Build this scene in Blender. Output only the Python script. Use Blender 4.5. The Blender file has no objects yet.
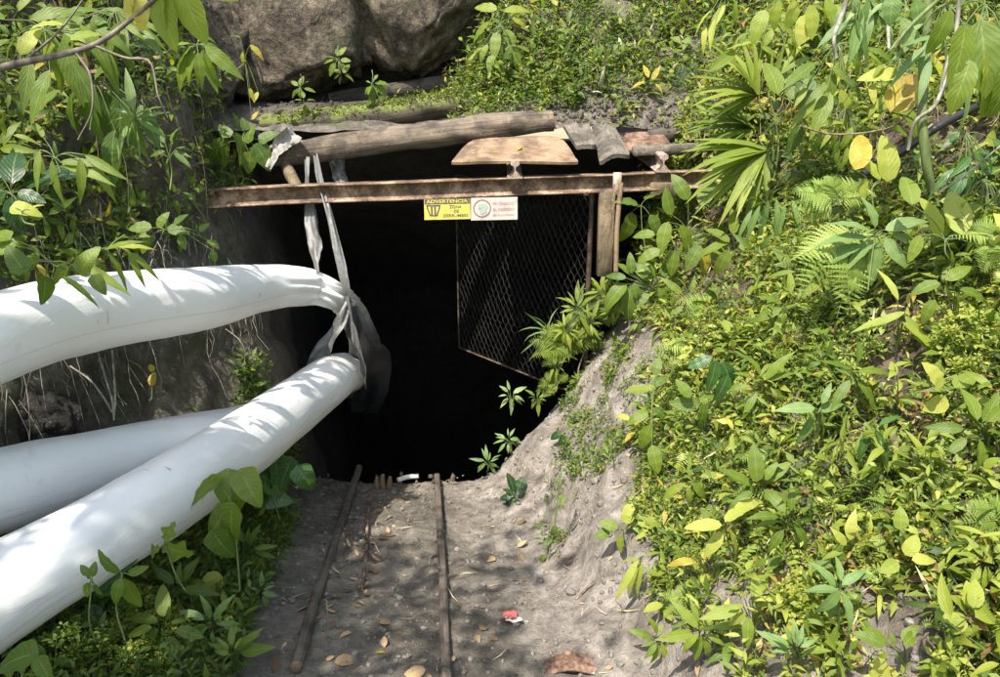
import bpy, math, random
import numpy as np
from mathutils import Vector, Matrix
from mathutils.bvhtree import BVHTree

random.seed(7)
rng = np.random.default_rng(7)
scene = bpy.context.scene
COL = scene.collection
PI = math.pi

# ------------------------------------------------------------------ camera model
PITCH = math.radians(20.0)
CAMZ = 1.78
FOC = 750.0
F = np.array([0, math.cos(PITCH), -math.sin(PITCH)])
U = np.array([0, math.sin(PITCH), math.cos(PITCH)])
R = np.array([1.0, 0, 0])
EYE = np.array([0, 0, CAMZ])

def at(px, py, Z):
    """a point of the place seen at a photo pixel, Z metres along the view axis"""
    return EYE + Z * (F + R * (px - 500) / FOC + U * (338.5 - py) / FOC)

def project(p):
    d = p - EYE
    z = d @ F
    z = np.where(z > 0.05, z, 0.05)
    return 500 + FOC * (d @ R) / z, 338.5 - FOC * (d @ U) / z, z

def unit(v):
    v = np.asarray(v, float)
    return v / (np.linalg.norm(v, axis=-1, keepdims=True) + 1e-9)

# ------------------------------------------------------------------ noise
def _hash(ix, iy, iz, s):
    h = (ix * 374761393 + iy * 668265263 + iz * 2147483647 + s * 974634777) & 0xFFFFFFFF
    h = ((h ^ (h >> 13)) * 1274126177) & 0xFFFFFFFF
    h = (h ^ (h >> 16)) & 0xFFFFFFFF
    return h / 4294967295.0

def vnoise(p, s=0):
    p = np.asarray(p, float)
    i = np.floor(p).astype(np.int64); f = p - i
    f = f * f * (3 - 2 * f)
    out = 0
    for dx in (0, 1):
        for dy in (0, 1):
            for dz in (0, 1):
                w = (f[..., 0] if dx else 1 - f[..., 0]) * (f[..., 1] if dy else 1 - f[..., 1]) * (f[..., 2] if dz else 1 - f[..., 2])
                out = out + w * _hash(i[..., 0] + dx, i[..., 1] + dy, i[..., 2] + dz, s)
    return out * 2 - 1

def fbm(p, octv=4, s=0, gain=0.5):
    p = np.asarray(p, float)
    a, o, t = 1.0, 0, 0
    for k in range(octv):
        o = o + a * vnoise(p * (2.03 ** k) + 17.3 * k, s + k); t += a; a *= gain
    return o / t

# ------------------------------------------------------------------ mesh builder
class Geo:
    def __init__(s):
        s.v = []; s.q = []; s.t = []; s.a = []; s.n = 0; s.polys = []
    def add(s, v, q=None, t=None, a=None):
        v = np.asarray(v, float).reshape(-1, 3)
        if a is None: a = np.zeros((len(v), 3))
        s.v.append(v); s.a.append(np.asarray(a, float).reshape(-1, 3))
        if q is not None and len(q): s.q.append(np.asarray(q, np.int64).reshape(-1, 4) + s.n)
        if t is not None and len(t): s.t.append(np.asarray(t, np.int64).reshape(-1, 3) + s.n)
        s.n += len(v)
        return s
    def mesh(s, name, base, smooth=True):
        V = np.concatenate(s.v) - np.asarray(base)
        A = np.concatenate(s.a)
        Q = np.concatenate(s.q) if s.q else np.zeros((0, 4), np.int64)
        T = np.concatenate(s.t) if s.t else np.zeros((0, 3), np.int64)
        me = bpy.data.meshes.new(name)
        me.vertices.add(len(V)); me.vertices.foreach_set('co', V.astype(np.float32).ravel())
        nl = len(Q) * 4 + len(T) * 3
        me.loops.add(nl)
        me.loops.foreach_set('vertex_index', np.concatenate([Q.ravel(), T.ravel()]).astype(np.int32))
        npoly = len(Q) + len(T)
        me.polygons.add(npoly)
        ls = np.concatenate([np.arange(len(Q)) * 4, len(Q) * 4 + np.arange(len(T)) * 3]).astype(np.int32)
        me.polygons.foreach_set('loop_start', ls)
        me.update(calc_edges=True)
        at_ = me.attributes.new('lf', 'FLOAT_VECTOR', 'POINT')
        at_.data.foreach_set('vector', A.astype(np.float32).ravel())
        me.polygons.foreach_set('use_smooth', np.full(npoly, smooth))
        me.validate()
        return me

def link(name, geo, mat, base=(0, 0, 0), parent=None, smooth=True):
    me = geo.mesh(name, base, smooth)
    for m in (mat if isinstance(mat, (list, tuple)) else [mat]): me.materials.append(m)
    o = bpy.data.objects.new(name, me)
    COL.objects.link(o)
    if parent is not None: o.parent = parent
    else: o.location = base
    return o

def tag(o, label=None, cat=None, group=None, kind=None):
    if label: o['label'] = label
    if cat: o['category'] = cat
    if group: o['group'] = group
    if kind: o['kind'] = kind
    return o

def thing(name, base, parts, label, cat, group=None, kind=None, smooth=True):
    """parts: [(part name, Geo, material, [subparts])]; one part only -> a single mesh"""
    base = np.asarray(base, float)
    parts = [p for p in parts if p[1].n]
    if len(parts) == 1 and len(parts[0]) < 4:
        o = link(name, parts[0][1], parts[0][2], base, smooth=smooth)
    else:
        o = bpy.data.objects.new(name, None); COL.objects.link(o); o.location = base
        o.empty_display_size = 0.1
        for p in parts:
            c = link(p[0], p[1], p[2], base, parent=o, smooth=smooth)
            if len(p) > 3:
                for q in p[3]: link(q[0], q[1], q[2], base, parent=c, smooth=smooth)
    return tag(o, label, cat, group, kind)

def structure(name, geo, mat, smooth=True):
    return tag(link(name, geo, mat, smooth=smooth), kind='structure')

# ------------------------------------------------------------------ shapes
def catmull(P, n):
    P = np.asarray(P, float)
    P = np.vstack([2 * P[0] - P[1], P, 2 * P[-1] - P[-2]])
    seg = len(P) - 3
    t = np.linspace(0, seg - 1e-6, n)
    i = t.astype(int); f = (t - i)[:, None]
    a, b, c, d = P[i], P[i + 1], P[i + 2], P[i + 3]
    return 0.5 * ((2 * b) + (-a + c) * f + (2 * a - 5 * b + 4 * c - d) * f ** 2 + (-a + 3 * b - 3 * c + d) * f ** 3)

def tube(g, pts, rad, sides=8, tint=0.0, cap=True, rough=0.0, seed=0, squash=None, freq=6.0, ang0=0.0):
    pts = np.asarray(pts, float); n = len(pts)
    rad = np.broadcast_to(np.asarray(rad, float), (n,))
    T = unit(np.gradient(pts, axis=0))
    ref = np.array([0, 0, 1.0]) if abs(T[0][2]) < 0.9 else np.array([1.0, 0, 0])
    N = np.zeros((n, 3)); nn = unit(np.cross(np.cross(T[0], ref), T[0]))
    for i in range(n):
        nn = nn - T[i] * (nn @ T[i]); nn = unit(nn); N[i] = nn
    B = np.cross(T, N)
    th = ang0 + np.arange(sides) / sides * 2 * PI
    ring = N[:, None] * np.cos(th)[None, :, None] + B[:, None] * np.sin(th)[None, :, None]
    rr = rad[:, None] * np.ones(sides)
    L = np.concatenate([[0], np.cumsum(np.linalg.norm(np.diff(pts, axis=0), axis=1))])
    if rough:
        q = ring * 1.1 * max(1.0, freq * rad.mean()) + (L[:, None, None] * freq * 0.35) * np.array([0.6, 0.3, 1.0])
        rr = rr * (1 + rough * fbm(q + seed * 9.1, 3, seed))
    V = pts[:, None] + ring * rr[..., None]
    a = np.zeros((n, sides, 3)); a[..., 0] = np.abs(((np.arange(sides) / sides) * 2) % 2 - 1); a[..., 1] = L[:, None]; a[..., 2] = tint
    i = np.arange(n - 1)[:, None] * sides; j = np.arange(sides)[None]; k = (j + 1) % sides
    q = np.stack([i + j, i + k, i + sides + k, i + sides + j], -1).reshape(-1, 4)
    g.add(V, q, None, a)
    if cap and sides > 2:
        for e, ix in ((0, 0), (n - 1, 1)):
            ringv = V[e]; c = ringv.mean(0)
            vv = np.vstack([ringv, c]); jj = np.arange(sides); kk = (jj + 1) % sides
            t = np.stack([jj, kk, np.full(sides, sides)], -1) if ix else np.stack([kk, jj, np.full(sides, sides)], -1)
            aa = np.zeros((sides + 1, 3)); aa[:, 1] = L[e]; aa[:, 0] = 0.5; aa[:, 2] = tint
            g.add(vv, None, t, aa)
    return V

def prism(g, outline, thick_vec, a=None):
    """outline: n x 3 points (planar-ish); extruded by a vector"""
    o = np.asarray(outline, float); n = len(o); o2 = o + np.asarray(thick_vec)
    c1, c2 = o.mean(0), o2.mean(0)
    j = np.arange(n); k = (j + 1) % n
    aa = np.tile(o - o.mean(0), 1)
    g.add(np.vstack([o, c1]), None, np.stack([j, k, np.full(n, n)], -1))
    g.add(np.vstack([o2, c2]), None, np.stack([k, j, np.full(n, n)], -1))
    g.add(np.vstack([o, o2]), np.stack([k, j, j + n, k + n], -1))

def box(g, c, ax, ay, az, bev=0.0):
    """box centred at c with half-vectors ax, ay, az"""
    c, ax, ay, az = (np.asarray(x, float) for x in (c, ax, ay, az))
    if bev <= 0:
        s = np.array([[i, j, k] for k in (-1, 1) for j in (-1, 1) for i in (-1, 1)], float)
        V = c + s[:, :1] * ax + s[:, 1:2] * ay + s[:, 2:] * az
        g.add(V, [[0, 2, 3, 1], [4, 5, 7, 6], [0, 1, 5, 4], [2, 6, 7, 3], [0, 4, 6, 2], [1, 3, 7, 5]])
        return
    la, lb = np.linalg.norm(ax), np.linalg.norm(ay)
    ua, ub, uz = ax / la, ay / lb, az / np.linalg.norm(az); lz = np.linalg.norm(az)
    prof = []
    for sx, sy in ((1, 1), (-1, 1), (-1, -1), (1, -1)):
        pts = [(sx * la, sy * (lb - bev)), (sx * (la - bev), sy * lb)]
        if sx * sy < 0: pts = pts[::-1]
        prof += pts
    prof = np.array(prof)
    layers = [(-lz, bev), (-lz + bev, 0), (lz - bev, 0), (lz, bev)]
    rows = []
    for z, ins in layers:
        k = 1 - ins / np.maximum(np.abs(prof), 1e-6) * (np.abs(prof) > ins)
        p = prof * k
        rows.append(c + p[:, :1] * ua + p[:, 1:] * ub + z * uz)
    V = np.array(rows); n = 8; m = 4
    i = np.arange(m - 1)[:, None] * n; j = np.arange(n)[None]; k = (j + 1) % n
    q = np.stack([i + j, i + k, i + n + k, i + n + j], -1).reshape(-1, 4)
    a = np.zeros((m, n, 3)); a[..., 1] = (V - c) @ ua; a[..., 0] = 0.5
    g.add(V, q, None, a)
    for e, fl in ((0, 1), (m - 1, 0)):
        vv = np.vstack([V[e], V[e].mean(0)]); jj = np.arange(n); kk = (jj + 1) % n
        t = np.stack([kk, jj, np.full(n, n)], -1) if fl else np.stack([jj, kk, np.full(n, n)], -1)
        g.add(vv, None, t, np.tile([0.5, 0, 0], (n + 1, 1)))

def extrude_profile(g, prof, p0, p1, up, nseg=1, wob=0.0, seed=0):
    """2-D profile (x across, y up) swept from p0 to p1"""
    p0, p1 = np.asarray(p0, float), np.asarray(p1, float)
    d = unit(p1 - p0); sx = unit(np.cross(d, up)); uy = np.cross(sx, d)
    prof = np.asarray(prof, float); n = len(prof)
    rows = []; L = np.linalg.norm(p1 - p0)
    for i in range(nseg + 1):
        f = i / nseg; c = p0 + (p1 - p0) * f
        if wob:
            c = c + uy * wob * float(vnoise(np.array([f * 5, seed, 0.3]))) + sx * wob * float(vnoise(np.array([f * 5, seed, 7.3])))
        rows.append(c + prof[:, :1] * sx + prof[:, 1:] * uy)
    V = np.array(rows)
    i = np.arange(nseg)[:, None] * n; j = np.arange(n)[None]; k = (j + 1) % n
    q = np.stack([i + j, i + k, i + n + k, i + n + j], -1).reshape(-1, 4)
    a = np.zeros((nseg + 1, n, 3)); a[..., 1] = (np.arange(nseg + 1) / nseg * L)[:, None]; a[..., 0] = np.linspace(0, 1, n)[None]
    g.add(V, q, None, a)
    for e, fl in ((0, 1), (nseg, 0)):
        c = V[e].mean(0); vv = np.vstack([V[e], c]); jj = np.arange(n); kk = (jj + 1) % n
        t = np.stack([kk, jj, np.full(n, n)], -1) if fl else np.stack([jj, kk, np.full(n, n)], -1)
        g.add(vv, None, t, np.tile([0.3, 0, 0], (n + 1, 1)))

def ico(sub=3):
    import bmesh
    bm = bmesh.new(); bmesh.ops.create_icosphere(bm, subdivisions=sub, radius=1)
    v = np.array([x.co[:] for x in bm.verts]); t = np.array([[q.index for q in f.verts] for f in bm.faces]); bm.free()
    return v, t
ICO = {s: ico(s) for s in (1, 2, 5)}

# leaf templates ------------------------------------------------------------
def tpl(n, prof, fold=0.25, wave=0.0, base_notch=0.0):
    v = np.linspace(0, 1, n + 1); w = np.array([prof(x) for x in v])
    V = []; A = []
    for i in range(n + 1):
        for u in (-1, 0, 1):
            yy = v[i]
            if base_notch and u != 0: yy = v[i] - base_notch * (1 - v[i]) ** 2
            V.append((u * w[i], yy, abs(u) * w[i] * fold + wave * math.sin(v[i] * 22) * abs(u) * w[i])); A.append((u, v[i], 0))
    q = []
    for i in range(n):
        b = i * 3
        q += [(b, b + 1, b + 4, b + 3), (b + 1, b + 2, b + 5, b + 4)]
    return np.array(V, float), np.array(q), np.array(A, float)

T_small = tpl(2, lambda x: [0.06, 0.5, 0.02][int(round(x * 2))], 0.2)
T_oval = tpl(5, lambda x: 0.02 + 0.5 * (math.sin(PI * min(1, x) ** 0.85)) ** 0.75 * (1 - 0.12 * x), 0.18)
T_lance = tpl(6, lambda x: 0.015 + 0.5 * math.sin(PI * x ** 0.75) * (1 - 0.35 * x), 0.25)
T_lance_hi = tpl(12, lambda x: 0.012 + 0.5 * math.sin(PI * x ** 0.78) ** 0.95 * (1 - 0.3 * x), 0.22, wave=0.10)
T_oval_hi = tpl(12, lambda x: 0.012 + 0.5 * (max(0, math.sin(PI * x ** 0.8))) ** 0.7 * (1 - 0.15 * x), 0.16, wave=0.08)
T_heart = tpl(12, lambda x: 0.004 + 0.54 * (1 - x) ** 0.62 * (min(1, x / 0.16)) ** 0.5 * (1 - .06 * math.sin(x * 9)), 0.16, wave=0.05, base_notch=0.2)
T_blade = tpl(4, lambda x: 0.5 * (0.75 + .25 * math.sin(PI * x)) * (1 - x ** 3) + 0.01, 0.35)
T_serr = tpl(16, lambda x: (0.02 + 0.5 * (1 - x ** 1.7)) * (0.34 + 0.66 * abs(math.sin(x * PI * 8))), 0.1)
T_lobe = tpl(12, lambda x: 0.01 + 0.5 * math.sin(PI * x ** 0.7) ** .8 * (0.68 + 0.32 * math.cos(x * 13)), 0.15, wave=.1)

def leaves(g, tp, o, d, nrm, L, W=0.4, curl=0.6, tint=0.5):
    """many leaves at once; o,d,nrm: N x 3; L, W (width/length), curl, tint: scalars or N"""
    o = np.atleast_2d(np.asarray(o, float)); N = len(o)
    d = unit(np.broadcast_to(d, (N, 3))); nrm = np.broadcast_to(nrm, (N, 3))
    s = unit(np.cross(d, nrm)); nn = np.cross(s, d)
    L = np.broadcast_to(np.asarray(L, float), (N,)); W = np.broadcast_to(np.asarray(W, float), (N,))
    th = np.broadcast_to(np.asarray(curl, float), (N,)); th = np.where(np.abs(th) < 0.05, 0.05, th)
    tint = np.broadcast_to(np.asarray(tint, float), (N,))
    V, q, A = tp; k = len(V)
    x = V[None, :, 0] * W[:, None]
    y0 = V[None, :, 1]; z0 = V[None, :, 2] * W[:, None]
    y = np.sin(th[:, None] * y0) / th[:, None]; z = -(1 - np.cos(th[:, None] * y0)) / th[:, None]
    P = o[:, None] + L[:, None, None] * (s[:, None] * x[..., None] + d[:, None] * y[..., None] + nn[:, None] * (z + z0)[..., None])
    a = np.tile(A[None], (N, 1, 1)); a[..., 2] = tint[:, None]
    qq = q[None] + (np.arange(N) * k)[:, None, None]
    g.add(P.reshape(-1, 3), qq.reshape(-1, 4), None, a.reshape(-1, 3))

# ------------------------------------------------------------------ materials
def newmat(name):
    m = bpy.data.materials.new(name); m.use_nodes = True
    nt = m.node_tree
    for n in list(nt.nodes): nt.nodes.remove(n)
    out = nt.nodes.new('ShaderNodeOutputMaterial')
    return m, nt, out

def N_(nt, t, **kw):
    n = nt.nodes.new(t)
    for k, v in kw.items():
        if k in n.inputs: n.inputs[k].default_value = v
        else: setattr(n, k, v)
    return n

def ramp(nt, fac, stops):
    r = nt.nodes.new('ShaderNodeValToRGB'); e = r.color_ramp.elements
    while len(e) > 1: e.remove(e[-1])
    e[0].position = stops[0][0]; e[0].color = (*stops[0][1], 1)
    for p, c in stops[1:]:
        x = e.new(p); x.color = (*c, 1)
    nt.links.new(fac, r.inputs[0]); return r.outputs[0]

def mix(nt, fac, a, b, mode='MIX'):
    n = nt.nodes.new('ShaderNodeMix'); n.data_type = 'RGBA'; n.blend_type = mode
    for s, x in ((n.inputs[0], fac), (n.inputs[6], a), (n.inputs[7], b)):
        if isinstance(x, (int, float)): s.default_value = x
        elif isinstance(x, tuple): s.default_value = (*x, 1)
        else: nt.links.new(x, s)
    return n.outputs[2]

def mth(nt, op, a, b=None, c=None):
    n = nt.nodes.new('ShaderNodeMath'); n.operation = op
    for i, x in enumerate((a, b, c)):
        if x is None: continue
        if isinstance(x, (int, float)): n.inputs[i].default_value = x
        else: nt.links.new(x, n.inputs[i])
    return n.outputs[0]

def noise(nt, vec, scale, detail=4, rough=0.55, dist=0.0):
    n = nt.nodes.new('ShaderNodeTexNoise'); n.inputs['Scale'].default_value = scale
    n.inputs['Detail'].default_value = detail; n.inputs['Roughness'].default_value = rough
    n.inputs['Distortion'].default_value = dist
    if vec is not None: nt.links.new(vec, n.inputs['Vector'])
    return n.outputs['Fac']

def scaled(nt, vec, s):
    n = nt.nodes.new('ShaderNodeMapping'); n.inputs['Scale'].default_value = s
    nt.links.new(vec, n.inputs['Vector']); return n.outputs[0]

def bump(nt, h, strength, dist=0.01, normal=None):
    n = nt.nodes.new('ShaderNodeBump'); n.inputs['Strength'].default_value = strength
    n.inputs['Distance'].default_value = dist; nt.links.new(h, n.inputs['Height'])
    if normal is not None: nt.links.new(normal, n.inputs['Normal'])
    return n.outputs[0]

def attr(nt):
    a = nt.nodes.new('ShaderNodeAttribute'); a.attribute_name = 'lf'
    s = nt.nodes.new('ShaderNodeSeparateXYZ'); nt.links.new(a.outputs['Vector'], s.inputs[0])
    return a.outputs['Vector'], s.outputs[0], s.outputs[1], s.outputs[2]

def objco(nt):
    t = nt.nodes.new('ShaderNodeTexCoord'); return t.outputs['Object']

def princ(nt, out, col, rough=0.7, nrm=None, **kw):
    b = nt.nodes.new('ShaderNodeBsdfPrincipled')
    if isinstance(col, tuple): b.inputs['Base Color'].default_value = (*col, 1)
    else: nt.links.new(col, b.inputs['Base Color'])
    if isinstance(rough, (int, float)): b.inputs['Roughness'].default_value = rough
    else: nt.links.new(rough, b.inputs['Roughness'])
    if nrm is not None: nt.links.new(nrm, b.inputs['Normal'])
    for k, v in kw.items(): b.inputs[k.replace('_', ' ')].default_value = v
    if out is not None: nt.links.new(b.outputs[0], out.inputs[0])
    return b

def mat_leaf(name, stops, rough=0.42, transl=0.38, vein=0.5, tgain=(1.25, 1.35, 0.7)):
    m, nt, out = newmat(name)
    vec, u, v, t = attr(nt)
    oc = objco(nt)
    n1 = noise(nt, oc, 9, 2)
    t2 = mth(nt, 'ADD', t, mth(nt, 'MULTIPLY', mth(nt, 'SUBTRACT', n1, 0.5), 0.22))
    col = ramp(nt, t2, stops)
    au = mth(nt, 'ABSOLUTE', u)
    mid = mth(nt, 'SUBTRACT', 1.0, mth(nt, 'SMOOTH_MIN', mth(nt, 'MULTIPLY', au, 9.0), 1.0, 0.2))
    side = mth(nt, 'SINE', mth(nt, 'ADD', mth(nt, 'MULTIPLY', v, 52.0), mth(nt, 'MULTIPLY', au, -16.0)))
    sv = mth(nt, 'GREATER_THAN', side, 0.86)
    vm = mth(nt, 'MULTIPLY', mth(nt, 'MAXIMUM', mth(nt, 'MAXIMUM', mid, 0.0), mth(nt, 'MULTIPLY', sv, 0.35)), vein)
    col = mix(nt, vm, col, mix(nt, 0.5, col, (0.45, 0.5, 0.2)))
    spots = noise(nt, oc, 55, 2)
    col = mix(nt, mth(nt, 'MULTIPLY', mth(nt, 'GREATER_THAN', spots, 0.68), 0.55), col, (0.16, 0.12, 0.04))
    bp = bump(nt, mth(nt, 'ADD', side, mth(nt, 'MULTIPLY', mid, -2.0)), 0.22, 0.0015)
    b = princ(nt, None, col, rough, bp, Specular_IOR_Level=0.45)
    tr = nt.nodes.new('ShaderNodeBsdfTranslucent')
    tc = mix(nt, 1.0, col, tgain, 'MULTIPLY')
    nt.links.new(tc, tr.inputs[0])
    mx = nt.nodes.new('ShaderNodeMixShader'); mx.inputs[0].default_value = transl
    nt.links.new(b.outputs[0], mx.inputs[1]); nt.links.new(tr.outputs[0], mx.inputs[2])
    nt.links.new(mx.outputs[0], out.inputs[0])
    return m

DRY = [(0.90, (0.42, 0.34, 0.04)), (0.97, (0.30, 0.17, 0.06)), (1.0, (0.2, 0.12, 0.06))]
M = {}
M['leaf'] = mat_leaf('leaf_green', [(0, (0.022, 0.055, 0.012)), (0.35, (0.068, 0.128, 0.014)), (0.65, (0.16, 0.22, 0.02)), (0.82, (0.29, 0.32, 0.04))] + DRY, 0.5, 0.44)
M['leaf_sun'] = mat_leaf('leaf_yellow_green', [(0, (0.035, 0.075, 0.012)), (0.3, (0.11, 0.17, 0.018)), (0.6, (0.23, 0.29, 0.035)), (0.8, (0.37, 0.40, 0.075)), (0.88, (0.45, 0.43, 0.10))] + DRY, 0.55, 0.46)
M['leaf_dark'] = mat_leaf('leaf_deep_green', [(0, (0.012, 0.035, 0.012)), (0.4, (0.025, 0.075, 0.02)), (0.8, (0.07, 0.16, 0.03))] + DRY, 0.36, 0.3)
M['fern'] = mat_leaf('fern_green', [(0, (0.06, 0.12, 0.02)), (0.5, (0.2, 0.29, 0.05)), (0.85, (0.36, 0.42, 0.11))] + DRY, 0.55, 0.4, 0.2)
M['leaf_pale'] = mat_leaf('leaf_pale_green', [(0, (0.06, 0.12, 0.03)), (0.5, (0.12, 0.21, 0.055)), (0.85, (0.25, 0.33, 0.13))] + DRY, 0.5, 0.35)
M['leaf_dry'] = mat_leaf('leaf_dry_brown', [(0, (0.09, 0.055, 0.03)), (0.4, (0.2, 0.12, 0.065)), (0.7, (0.34, 0.22, 0.12)), (1.0, (0.45, 0.33, 0.18))], 0.75, 0.15, 0.4, (1.1, 0.9, 0.6))
M['straw'] = mat_leaf('dry_straw', [(0, (0.16, 0.11, 0.07)), (0.5, (0.36, 0.29, 0.18)), (1.0, (0.58, 0.5, 0.34))], 0.8, 0.1, 0.1, (1, 1, 1))

def mat_stem(name, c1, c2, rough=0.7):
    m, nt, out = newmat(name)
    vec, u, v, t = attr(nt)
    n = noise(nt, scaled(nt, objco(nt), (30, 30, 9)), 1.5, 3)
    princ(nt, out, ramp(nt, n, [(0.35, c1), (0.65, c2)]), rough, bump(nt, n, 0.5, 0.003)); return m
M['stem'] = mat_stem('stem_green', (0.06, 0.09, 0.025), (0.13, 0.17, 0.05))
M['twig'] = mat_stem('twig_brown', (0.09, 0.06, 0.04), (0.24, 0.18, 0.12))
M['root'] = mat_stem('root_pale', (0.1, 0.09, 0.07), (0.3, 0.28, 0.23))
M['bark'] = mat_stem('tree_bark', (0.08, 0.065, 0.05), (0.2, 0.17, 0.13))

def mat_wood(name, dark, light, green=None, bumpk=0.8, gs=1.0, grain=None, tone=0.72):
    dark = tuple(x * tone * .8 for x in dark); light = tuple(x * tone for x in light)
    m, nt, out = newmat(name)
    oc = objco(nt)
    vec, u, v, t = attr(nt)
    g1 = noise(nt, scaled(nt, vec, (14 * gs, 2.2, 1)), 1.0, 6, 0.65, 0.4) if grain is None else noise(nt, scaled(nt, oc, grain), 1.0, 6, 0.68, 0.6)
    g2 = noise(nt, oc, 7, 4)
    g3 = noise(nt, oc, 60, 3)
    col = ramp(nt, g1, [(0.3, dark), (0.52, tuple((a + b) / 2 for a, b in zip(dark, light))), (0.72, light)])
    col = mix(nt, mth(nt, 'MULTIPLY', ramp_f(nt, g2, 0.42, 0.62), 0.7), col, tuple(x * 0.5 for x in dark))
    col = mix(nt, mth(nt, 'MULTIPLY', ramp_f(nt, noise(nt, oc, 23, 5, .7), 0.56, 0.7), 0.5), col, tuple(min(1, x * 1.35) for x in light))
    if green:
        geo = nt.nodes.new('ShaderNodeNewGeometry'); sp = nt.nodes.new('ShaderNodeSeparateXYZ'); nt.links.new(geo.outputs['Normal'], sp.inputs[0])
        up = mth(nt, 'MULTIPLY', ramp_f(nt, noise(nt, oc, 11, 6, .7), 0.41, 0.55), mth(nt, 'MULTIPLY', ramp_f(nt, sp.outputs[2], -0.1, 0.6), .8))
        col = mix(nt, up, col, green)
    h = mth(nt, 'ADD', g1, mth(nt, 'MULTIPLY', g3, 0.35))
    princ(nt, out, col, 0.85, bump(nt, h, bumpk, 0.012)); return m

def ramp_f(nt, x, a, b):
    n = nt.nodes.new('ShaderNodeMapRange'); n.interpolation_type = 'SMOOTHSTEP'
    n.inputs[1].default_value = a; n.inputs[2].default_value = b
    nt.links.new(x, n.inputs[0]); return n.outputs[0]

M['log'] = mat_wood('weathered_log', (0.10, 0.075, 0.055), (0.33, 0.26, 0.19))
M['log_moss'] = mat_wood('mossy_log', (0.05, 0.04, 0.03), (0.15, 0.12, 0.085), green=(0.13, 0.17, 0.02))
M['log_dark'] = mat_wood('dark_log', (0.045, 0.038, 0.03), (0.14, 0.115, 0.09))
M['cutwood'] = mat_wood('cut_wood', (0.2, 0.13, 0.07), (0.45, 0.33, 0.2))
M['plank'] = mat_wood('grey_plank', (0.12, 0.1, 0.08), (0.3, 0.26, 0.21), grain=(34, 3, 34))
M['post'] = mat_wood('post_wood', (0.12, 0.085, 0.05), (0.32, 0.24, 0.14), grain=(34, 34, 2.5))
M['slab'] = mat_wood('brown_slab', (0.2, 0.12, 0.075), (0.42, 0.29, 0.18), grain=(5, 9, 9), bumpk=0.35, tone=.8)

def mat_rust(name, a, b, c, k=1.0):
    m, nt, out = newmat(name)
    oc = objco(nt)
    n1 = noise(nt, oc, 9 * k, 6, 0.65); n2 = noise(nt, oc, 70 * k, 4)
    col = ramp(nt, mth(nt, 'ADD', mth(nt, 'MULTIPLY', n1, 0.75), mth(nt, 'MULTIPLY', n2, 0.25)), [(0.38, tuple(x * .6 for x in a)), (0.49, tuple(x * .85 for x in b)), (0.6, c)])
    princ(nt, out, col, 0.72, bump(nt, n2, 0.5, 0.004), Metallic=0.25); return m
M['rust'] = mat_rust('rusty_steel', (0.07, 0.045, 0.03), (0.17, 0.105, 0.065), (0.33, 0.24, 0.17))
M['rust_red'] = mat_rust('red_rust', (0.12, 0.05, 0.025), (0.28, 0.12, 0.06), (0.36, 0.2, 0.12))
M['rust_pale'] = mat_rust('pale_rust', (0.22, 0.14, 0.1), (0.42, 0.32, 0.26), (0.6, 0.52, 0.45))
M['rust_dull'] = mat_rust('dull_rust', (0.06, 0.035, 0.025), (0.16, 0.09, 0.06), (0.27, 0.17, 0.12))
M['rust_dark'] = mat_rust('dark_rust', (0.03, 0.02, 0.015), (0.07, 0.045, 0.03), (0.13, 0.09, 0.065))
M['wire'] = mat_rust('weathered_wire', (0.018, 0.017, 0.016), (0.034, 0.032, 0.03), (0.06, 0.057, 0.053))

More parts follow.
